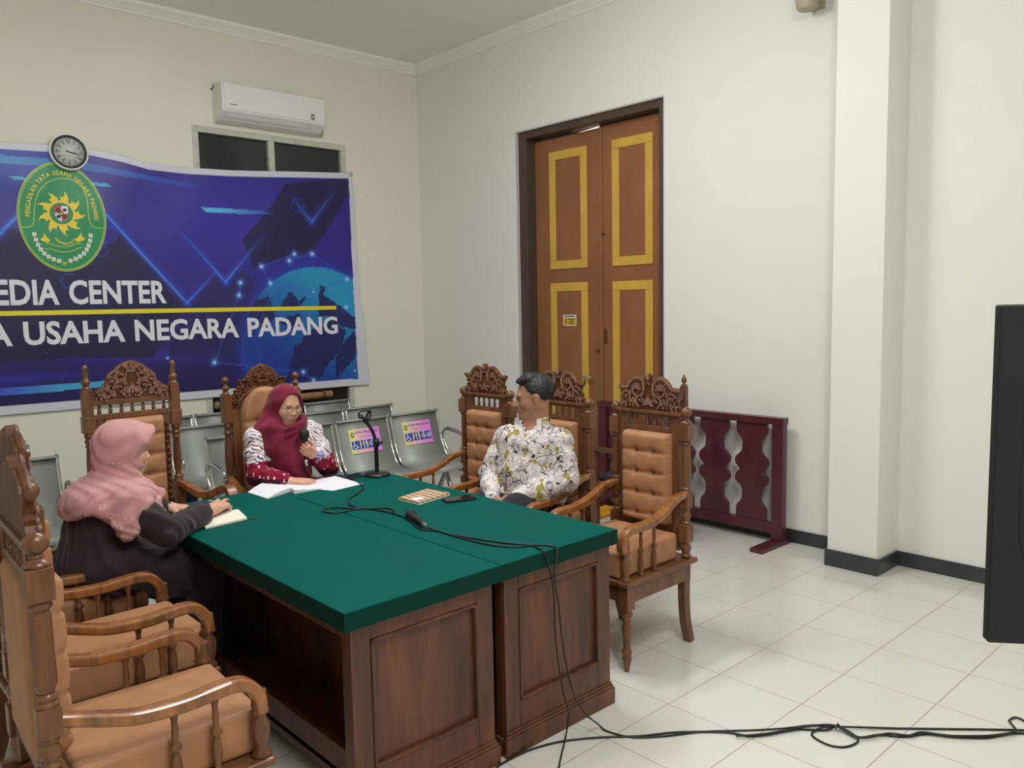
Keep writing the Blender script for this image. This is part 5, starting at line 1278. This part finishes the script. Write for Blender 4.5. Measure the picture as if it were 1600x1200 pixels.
b.tube([tuple(wh.p(.104,-.008,.004)),tuple(wh.p(.106,0,.007)),tuple(wh.p(.104,.008,.004))],.0012,5); b.build('glasses',M('dark_wire_frame',(60,44,40),.3,.7),wc)
# ------------------------------------------------------------------ woman in the pink hijab
PHJ,tt=mat('dusty_pink_hijab_cloth',(188,140,140),.85,spec=.2,sheen=.15); c_=tt.coord()
vv=tt.n.new('ShaderNodeTexVoronoi'); vv.inputs['Scale'].default_value=26; tt.link(c_,vv.inputs['Vector'])
sz=tt.n.new('ShaderNodeSeparateXYZ'); tt.link(c_,sz.inputs[0])
ring_=tt.math('LESS_THAN',tt.math('ABSOLUTE',tt.math('SUBTRACT',vv.outputs['Distance'],.30)),.09); msk_=tt.math('MULTIPLY',tt.math('MULTIPLY',ring_,tt.math('LESS_THAN',sz.outputs[2],.965)),tt.math('GREATER_THAN',tt.noise(c_,12,1),.5))
tt.link(tt.mix(tt.math('MULTIPLY',msk_,.55),lin((188,138,138)),lin((212,172,164))),tt.b.inputs['Base Color'])
DDR=cloth('dark_plum_dress_cloth',(46,34,40),.12,6,.7)
wl=thing('person','woman in dusty pink hijab and dark dress, seated and writing in a notebook','person')
lh=Head((1.080,3.615,1.138),(.97,-.16,-.08),up=(.08,0,1),sc=.95)
nS=A_(1.035,3.455,.925); fS=A_(1.045,3.785,.93); nE=A_(1.165,3.385,.815); fE=A_(1.17,3.86,.81); nW=A_(1.445,3.615,.815); fW=A_(1.335,3.865,.800)
def wl_torso(F,i=0):
    F.ell((.935,3.62,.675),(.125+i,.175+i,.105+i),None,.04); F.ell((.955,3.62,.79),(.110+i,.15+i,.13+i),None,.05); F.ell((.995,3.62,.89),(.105+i,.155+i,.12+i),None,.05)
    F.cone(nS+A_(-.01,.02,0),fS-A_(.01,.02,0),.050+i,.050+i,.05); F.cone((1.02,3.62,.94),(1.06,3.62,1.04),.06+i,.05+i,.03)
def wl_arms(F,i=0):
    for S,E,W_ in((nS,nE,nW),(fS,fE,fW)): limb(F,[S,S*.5+E*.5,E,E*.4+W_*.6,W_],[.050,.043,.037,.031,.0225],i,.03)
F=Field((.74,3.22,.0),(1.72,4.02,1.28),.0044)
head_skin(F,lh); F.cone(lh.p(-.02,0,-.06),(1.03,3.62,.98),.046,.052,.03); wl_torso(F); wl_arms(F)
for y in(3.52,3.72): limb(F,[(.95,y,.66),(1.20,y,.60),(1.37,y,.57)],[.082,.070,.056],0,.03); limb(F,[(1.37,y,.59),(1.33,y,.33),(1.30,y,.08)],[.054,.05,.034],0,.02); F.ell((1.36,y,.04),(.10,.04,.035),None,.02)
hand(F,nW,(.74,.60,.02),(-.05,-.25,1),1,[(.05,.20,.15),(.0,.16,.12),(.75,.9,.5),(.9,1.0,.6)],(.7,.25),.35,1.08)
hand(F,fW,(.86,-.40,-.12),(0,0,1),-1,[(.2,.3,.2)]*4,(.3,.1),.15,.95)
F.mesh('body',SKW,wl)
face_bits(wl,lh,SKW,BROW,LIPW,.0045)
F=Field((.72,3.20,.03),(1.62,4.04,1.06),.0050)
wl_torso(F,.020); wl_arms(F,.021)
F.ell((.955,3.62,.68),(.15,.205,.11),None,.05)
for y in(3.53,3.71): limb(F,[(.98,y,.66),(1.20,y,.60),(1.36,y,.575)],[.105,.098,.084],0,.06); limb(F,[(1.36,y,.575),(1.31,y,.32),(1.29,y,.07)],[.080,.095,.115],0,.06)
F.half(nW-unit(nW-nE)*.020,A_(0.9,.45,0)) if False else None
def fd(x,y,z): return .0042*np.sin(30*z+16*x+7*np.sin(13*y))*np.sin(20*y+14*x)+.0030*np.sin(65*(x+.6*z)+10*np.sin(17*y))
# open cuffs
for W_,E,bk_ in((nW,nE,.095),(fW,fE,.035)):
    d=unit(W_-E); F.cone(W_+d*(.058-bk_),W_+d*.14,.060,.060,.004,True)
F.fold(fd); F.mesh('dress',DDR,wl)
F=Field((.74,3.30,.74),(1.34,3.95,1.31),.0040)
F.ell(lh.p(-.015,0,.034),(.113,.091,.099),lh.R(),.02); F.cone(lh.p(.050,0,.080),lh.p(.112,0,.106),.038,.007,.05); F.cone(lh.p(.055,-.055,.055),lh.p(.106,-.030,.088),.03,.008,.04); F.cone(lh.p(.055,.055,.055),lh.p(.106,.030,.088),.03,.008,.04)
F.ell(lh.p(0,0,-.040),(.088,.084,.090),lh.R(),.04); F.ell(lh.p(-.075,0,-.015),(.050,.055,.06),lh.R(),.03)
F.cone(lh.p(-.03,0,-.08),(1.02,3.62,.985),.082,.10,.04)
F.ell((1.02,3.62,.950),(.135,.205,.095),None,.04); F.ell((.94,3.60,.93),(.115,.19,.10),None,.05); F.ell((.885,3.62,.89),(.050,.12,.07),None,.05)
F.cone((1.04,3.455,.935),(1.005,3.415,.86),.092,.060,.04); F.cone((1.005,3.425,.86),(1.00,3.415,.83),.045,.018,.03); F.cone((1.10,3.50,.96),(1.165,3.46,.885),.055,.02,.04)
F.cone((1.04,3.79,.94),(1.06,3.81,.87),.088,.055,.04)
F.cone(lh.p(-.06,-.05,-.05),lh.p(.04,-.085,-.11),.020,.022,.008)  # wrapped fold over the neck
F.cone(lh.p(.04,-.085,-.11),(1.17,3.50,.95),.022,.03,.012)
F.ell(lh.p(.088,0,-.020),(.066,.056,.080),lh.R(),.008,True); F.ell(lh.p(.16,0,-.025),(.115,.066,.085),lh.R(),.006,True)
F.ell((.87,3.44,.785),(.115,.16,.135),None,.02,True); F.ell((.90,3.62,.775),(.15,.19,.13),None,.02,True)
def fl_(x,y,z): return .0028*np.sin(75*(z-.4*x)+8*np.sin(20*y))+.0022*np.sin(130*(x*.7+z*.4)+5*np.sin(30*z))*np.clip((1.2-z)/.1,0,1)
F.fold(fl_); F.mesh('hijab',PHJ,wl)
b=MB(); d=unit(fW-fE); 
xx=unit(np.cross(d,(0,0,1))); yy=np.cross(d,xx); c0=fW+d*.0
b.tube([tuple(c0+xx*.0285*math.cos(a)+yy*.0265*math.sin(a)) for a in [2*PI*k/20 for k in range(20)]],.007,6,closed=True,wh=(.006,.014)); b.build('watch_strap',M('black_strap',(24,22,24),.4),wl)
b=MB(); b.ell(tuple(lh.p(-.055,-.088,-.045)),(.010,.004,.004),8,6); b.tube([tuple(lh.p(-.075,-.082,-.04)),tuple(lh.p(-.04,-.090,-.048))],.0025,6); b.build('hijab_pin',M('silver_pin',(190,190,196),.25,.9),wl)
for y in(3.52,3.72): b=MB(); b.ell((1.37,y,.045),(.12,.046,.044),14,10); b.build('shoe',SHO,wl)
# ================================================================== THINGS ON THE DESKS
ZT=.7705
PAP=M('white_paper',(224,224,232),.7); PAPC=M('cream_paper',(226,222,206),.7); BLK=M('matt_black_plastic',(22,23,26),.4); MESHB=M('mic_grille',(30,31,34),.55,.3,bump=.6,bscale=900); CAB=M('black_cable_rubber',(20,21,22),.45); PHG=M('phone_glass',(14,15,18),.08,spec=.7); SIL=M('silver_collar',(196,198,202),.25,.9)
def sheet(pts,z0,z1,name,m,parent=None):
    b=MB(); b.prism(pts,z0,z1,'z'); return b.build(name,m,parent)
def D2_(x,y,z=ZT): q=at(x,y,2,z); return (q[0],q[1])
# open book of the woman in maroon
bk=thing('open_book','open white-paged book lying before the woman in maroon hijab, her hand on it','book')
a=D2_(387,770); b1=D2_(418,780); c1=D2_(459,767); d1=D2_(420,757)
def page(P,hgt,name):
    b=MB(); nu=10
    def fn(u,v):
        x=P[0][0]*(1-u)*(1-v)+P[1][0]*u*(1-v)+P[2][0]*u*v+P[3][0]*(1-u)*v; y=P[0][1]*(1-u)*(1-v)+P[1][1]*u*(1-v)+P[2][1]*u*v+P[3][1]*(1-u)*v
        return (x,y,ZT+.002+hgt(v))
    b.grid(fn,6,nu)
    b.grid(lambda u,v:(fn(0,v)[0],fn(0,v)[1],ZT+.0005+(fn(0,v)[2]-ZT-.0005)*u),1,nu); b.grid(lambda u,v:(fn(1,v)[0],fn(1,v)[1],ZT+.0005+(fn(1,v)[2]-ZT-.0005)*u),1,nu); b.grid(lambda u,v:(fn(u,0)[0],fn(u,0)[1],ZT+.0005+(fn(u,0)[2]-ZT-.0005)*v),6,1); b.grid(lambda u,v:(fn(u,1)[0],fn(u,1)[1],ZT+.0005+(fn(u,1)[2]-ZT-.0005)*v),6,1)
    return b.build(name,PAP,bk)
page([a,b1,c1,d1],lambda v:.002+.018*math.sin(min(1,v*1.1)*PI*.62),'left_page')
e1=D2_(460,772); f1=D2_(505,764); g1=D2_(497,752); h1=D2_(440,759)
page([h1,e1,f1,g1],lambda v:.016*(1-v)**1.5+.003,'right_page')
o=sheet([D2_(499,765),D2_(521,767),D2_(567,756),D2_(524,744),D2_(486,751)],ZT,ZT+.0012,'paper_sheet',PAP); tag(o,'white sheet of paper to the right of the open book','paper')
# notebook, phone and pen of the woman in pink
nb=thing('notebook','small open cream notebook under the hand of the woman in pink hijab','notebook')
N_=[D2_(315,823,.785),D2_(389,805,.785),D2_(372,796,.785),D2_(345,786,.785),D2_(300,797,.785)]
q=[(1.345,3.455),(1.545,3.475),(1.585,3.66),(1.385,3.69)]
sheet(q,ZT,ZT+.010,'page_block',PAPC,nb); sheet([(1.342,3.452),(1.548,3.472),(1.588,3.663),(1.382,3.693)],ZT,ZT+.0015,'cover',M('notebook_cover',(60,40,40),.6),nb)
b=MB(); b.prism([(1.54,3.49),(1.60,3.455),(1.605,3.462),(1.548,3.50)],ZT,ZT+.001,'z'); b.build('ribbon',M('dark_ribbon',(40,30,32),.6),nb)
ph=thing('smartphone','pale blue-grey smartphone lying beyond the cream notebook near the wrist','phone',(1.50,3.84,ZT),math.radians(-18))
b=MB(); b.bb((-.075,-.036,0),(.075,.036,.008)); b.build('phone_case',M('blue_grey_case',(120,124,148),.35),ph,bevel=.003)
b=MB(); b.bb((-.071,-.032,.0081),(.071,.032,.0088)); b.build('phone_screen',M('dim_screen',(92,96,122),.2),ph)
o=MB().tube([(1.462,3.70,.838),(1.575,3.705,.786)],.0045,8).build('pen',M('silver_pen',(196,192,190),.3,.5)); tag(o,'slim pale pen held in the writing hand of the woman in pink hijab','pen')
# desk stand
ms=thing('microphone_stand','black gooseneck desk stand with an empty microphone clip near the far desk edge','microphone stand',(2.497,3.86,ZT))
b=MB(); b.lathe([(.0,0),(.074,0),(.076,.006),(.070,.014),(.03,.020),(.014,.024),(.0,.024)],(0,0,0),28); b.build('base',BLK,ms)
b=MB(); b.lathe([(.012,.02),(.012,.165),(.017,.168),(.018,.205),(.012,.21),(.010,.215)],(0,0,0),14); b.ell((.026,-.01,.188),(.014,.010,.010)); b.build('pole',BLK,ms)
G=[Vector(tuple(at(x,y,1,3.86)))-Vector((2.497,3.86,ZT)) for x,y in((589,703),(587,690),(582,674),(573,660))]
b=MB(); b.tube(catmull([tuple(g) for g in G],6),.0095,10); b.build('gooseneck',BLK,ms)
b=MB(); g=G[-1]; b.tube([tuple(g),tuple(g+Vector((-.015,0,.018)))],.014,10)
cc=g+Vector((-.012,0,.04))
for s in(-1,1): b.tube(catmull([tuple(cc+Vector((-.03,s*.012,.01))),tuple(cc+Vector((-.02,s*.02,-.012))),tuple(cc+Vector((.02,s*.02,-.012))),tuple(cc+Vector((.035,s*.012,.02)))],5),.006,6)
b.tube(catmull([tuple(cc+Vector((-.035,0,.022))),tuple(cc+Vector((-.035,0,-.005))),tuple(cc+Vector((0,0,-.02))),tuple(cc+Vector((.035,0,-.008))),tuple(cc+Vector((.038,0,.026)))],5),.007,6,wh=(.024,.006)); b.tube([tuple(cc+Vector((-.03,0,.026))),tuple(cc+Vector((.03,0,.026)))],.004,6); b.build('clip',BLK,ms)
ph=thing('smartphone','dark smartphone lying beside the base of the black microphone stand','phone',(2.405,3.93,ZT),math.radians(10))
b=MB(); b.bb((-.078,-.038,0),(.078,.038,.008)); b.build('phone_case',M('dark_brown_case',(48,36,38),.4),ph,bevel=.003)
b=MB(); b.bb((-.074,-.034,.0081),(.074,.034,.0088)); b.build('phone_screen',PHG,ph)
ph=thing('smartphone','black smartphone lying by the brown booklet before the man in the patterned shirt','phone',(2.447,3.055,ZT),math.radians(-16))
b=MB(); b.bb((-.080,-.038,0),(.080,.038,.011)); b.build('phone_case',BLK,ph,bevel=.004)
b=MB(); b.bb((-.076,-.034,.0111),(.076,.034,.0118)); b.build('phone_screen',PHG,ph)
b=MB(); b.bb((.05,-.028,.0119),(.072,.0,.0135)); b.build('camera_bump',BLK,ph,bevel=.001)
# folded brown booklet
dc=thing('booklet','folded brown and white printed booklet on the right desk before the man','booklet')
Q=[D2_(622,781),D2_(655,789),D2_(703,774),D2_(668,767)]
sheet(Q,ZT,ZT+.003,'lower_leaf',PAPC,dc)
Q2=[(q[0]+.002,q[1]+.004) for q in Q]; MBR,t=mat('brown_print',(176,150,120),.6); wv=t.n.new('ShaderNodeTexWave'); wv.inputs['Scale'].default_value=9; wv.inputs['Distortion'].default_value=2; t.link(t.coord(),wv.inputs['Vector']); t.link(t.ramp(wv.outputs['Fac'],[(.3,lin((196,176,150))),(.6,lin((150,112,80)))]),t.b.inputs['Base Color'])
b=MB(); b.add([(Q2[0][0],Q2[0][1],ZT+.010),(Q2[1][0],Q2[1][1],ZT+.010),(Q2[2][0],Q2[2][1],ZT+.012),(Q2[3][0],Q2[3][1],ZT+.012),(Q2[0][0],Q2[0][1],ZT+.008),(Q2[1][0],Q2[1][1],ZT+.008),(Q2[2][0],Q2[2][1],ZT+.0035),(Q2[3][0],Q2[3][1],ZT+.0035)],[(0,1,2,3),(7,6,5,4),(0,4,5,1),(1,5,6,2),(2,6,7,3),(3,7,4,0)]); b.build('upper_leaf',MBR,dc)
sheet([D2_(641,780,ZT+.011),D2_(650,783,ZT+.011),D2_(664,779,ZT+.011),D2_(654,777,ZT+.011)],ZT+.0122,ZT+.0128,'white_label',PAP,dc)
# microphone lying on the desk
def mic(name,tail,head,label,r=.0245):
    tail=Vector(tail); head=Vector(head); d=(head-tail); L=d.length; d.normalize(); q=d.to_track_quat('Z','Y').to_matrix()
    m_=thing(name,label,'microphone',tuple(tail))
    b=MB(); b.lathe([(.010,.02),(.0125,.04),(.0165,L-.07),(.0185,L-.055),(.0185,L-.047)],(0,0,0),16,R=q); b.build('handle',BLK,m_)
    b=MB(); b.lathe([(r*.78,L-.050),(r*.98,L-.042),(r*1.02,L-.035),(r*.98,L-.028)]+[(max(.001,r*math.cos(a)),L-.026+r*math.sin(a)) for a in [k*PI/2/7 for k in range(8)]],(0,0,0),18,R=q); b.build('grille',MESHB,m_)
    b=MB(); b.lathe([(.008,-.015),(.0095,-.01),(.0105,.02),(.0,.021)],(0,0,0),14,R=q); b.build('connector',SIL,m_)
    return m_
t0=at(664,821,2,ZT+.014); h0=at(634,799,2,ZT+.022)
u_=unit(h0-t0); mic('microphone',t0,t0+u_*.205,'black microphone with silver connector lying on the right desk, trailing its cable')
mic('microphone',(2.150,4.035,.872),(2.132,4.010,1.065),'black microphone held upright in the hand of the woman in maroon hijab',.028)
# cables
def cable(pts,label,r=.0036,grp=None):
    b=MB(); b.tube(catmull(pts,6),r,7); o=b.build('microphone_cable',CAB); tag(o,label,'cable',grp); return o
T3=lambda x,y,z=ZT+.004:(float(at(x,y,2,z)[0]),float(at(x,y,2,z)[1]),z)
H3=lambda x,y,yy:tuple(float(v) for v in at(x,y,1,yy))
g3=lambda x,y,z=.005:T3(x,y,z)
c1_=[tuple(t0-u_*.01),T3(672,825),T3(688,831),T3(705,836),T3(730,843),T3(760,850),T3(790,854),T3(815,854),T3(830,852),(2.145,2.19,ZT+.006),(2.14,2.152,ZT-.006),H3(862,903,2.140),H3(866,935,2.140),H3(867,980,2.140),H3(873,1040,2.140),H3(880,1080,2.135),(2.33,2.12,.12)]
e=at(888,1108,1,2.12); c1_=c1_[:-1]+[H3(888,1108,2.10),H3(887,1132,2.09)]
p=at(882,1160,2,.005); c1_+=[tuple(at(884,1150,2,.02)),(p[0],p[1],.005),g3(874,1195),g3(870,1230)]
cable(c1_,'black cable running from the lying microphone over the desk edge to the floor')
c2_=[(2.150,4.052,.862),(2.17,4.06,.80),(2.20,4.03,ZT+.008),T3(520,742),T3(545,747),T3(562,755),T3(568,762),T3(560,770),T3(548,778),T3(545,787),T3(560,793),T3(590,797),T3(610,800),T3(616,797),T3(604,794),T3(575,794),T3(545,794),T3(520,793),T3(506,796),T3(508,800),T3(530,801),T3(560,795),T3(590,797),T3(620,804),T3(640,812,ZT+.008),T3(655,826),T3(680,829),T3(705,835),T3(740,841),T3(780,847),T3(810,850),T3(835,851),(2.20,2.185,ZT+.006),(2.205,2.150,ZT-.006),H3(866,898,2.136),H3(873,945,2.136),H3(880,1010,2.136),H3(895,1080,2.12),H3(915,1115,2.05)]
p=g3(950,1143); c2_+=[g3(935,1132,.02),p,g3(990,1152),g3(1040,1150),g3(1100,1143),g3(1170,1141),g3(1225,1138),g3(1270,1133),g3(1300,1137)]
cable(c2_,'black cable looping across the desks from the hand-held microphone and down the right desk panel')
fl1=[g3(770,1204),g3(790,1190),g3(830,1171),g3(880,1158),g3(940,1152),g3(1000,1150),g3(1060,1144),g3(1130,1144),g3(1180,1150),g3(1240,1140),g3(1290,1141),g3(1308,1134,.015),g3(1330,1146),g3(1345,1152),g3(1375,1148),g3(1410,1151),g3(1450,1147),g3(1490,1151),g3(1540,1153),g3(1580,1146),g3(1640,1147)]
cable(fl1,'black cable lying across the floor tiles, the one nearest the bottom edge',.0042)
fl2=[g3(1150,1150,.012),g3(1200,1146,.012),g3(1270,1134,.012),g3(1306,1134,.02),g3(1337,1150,.012),g3(1339,1160),g3(1320,1167),g3(1295,1164),g3(1272,1152),g3(1270,1144),g3(1290,1136,.015),g3(1330,1136,.012),g3(1400,1138),g3(1480,1139),g3(1560,1140),g3(1600,1141),g3(1660,1143)]
cable(fl2,'black cable on the floor making one round loop in front of the pillar',.0042)
fl3=[g3(1309,1135,.02),g3(1322,1143,.014),g3(1340,1152,.013),g3(1360,1152,.013),g3(1388,1146,.013),g3(1420,1149,.013),g3(1440,1144,.013),g3(1480,1149,.013),g3(1510,1150,.013),g3(1550,1149,.013),g3(1586,1143,.013),g3(1582,1133),g3(1577,1126),g3(1586,1121),g3(1598,1125),g3(1610,1135)]
cable(fl3,'black cable twisted round another on the floor with a small loop at the right edge',.0042)
b=MB(); q_=at(1309,1135,2,.02); b.tube([(q_[0]-.012,q_[1]+.005,.012),(q_[0],q_[1],.03),(q_[0]+.012,q_[1]-.006,.012)],.005,6); o=b.build('cable_tie',BLK); tag(o,'small black tie binding the floor cables above the round loop','cable tie')
# ================================================================== LIGHT
def lamp(name,loc,sx,sy,power,col=(1,.96,.9)):
    l=bpy.data.lights.new(name,'AREA'); l.shape='RECTANGLE'; l.size=sx; l.size_y=sy; l.energy=power; l.color=col
    o=bpy.data.objects.new(name,l); COL.objects.link(o); o.location=loc; return o
lamp('ceiling_light',(2.3,3.9,4.1),1.3,.5,50,(.99,.99,.985)); lamp('ceiling_light',(1.6,.3,4.1),1.3,.5,44,(.99,.99,.985))
def fill_light(loc,power):  # unseen point lamp, added to lift the ambient light on ceiling and walls
    l=bpy.data.lights.new('ambient_fill','POINT'); l.energy=power; l.shadow_soft_size=.18; l.color=(.99,.99,.985); o=bpy.data.objects.new('ambient_fill',l); COL.objects.link(o); o.location=loc
fill_light((2.8,3.1,3.65),58); fill_light((1.0,.0,3.5),98)
wd=bpy.data.worlds.new('world'); SC.world=wd; wd.use_nodes=True; wd.node_tree.nodes['Background'].inputs[0].default_value=(1,.98,.95,1); wd.node_tree.nodes['Background'].inputs[1].default_value=.05
SC.view_settings.view_transform='Standard'; SC.view_settings.look='None'; SC.view_settings.gamma=1; SC.view_settings.exposure=.13; SC.view_settings.use_curve_mapping=False
SC.cycles.max_bounces=8; SC.cycles.diffuse_bounces=5
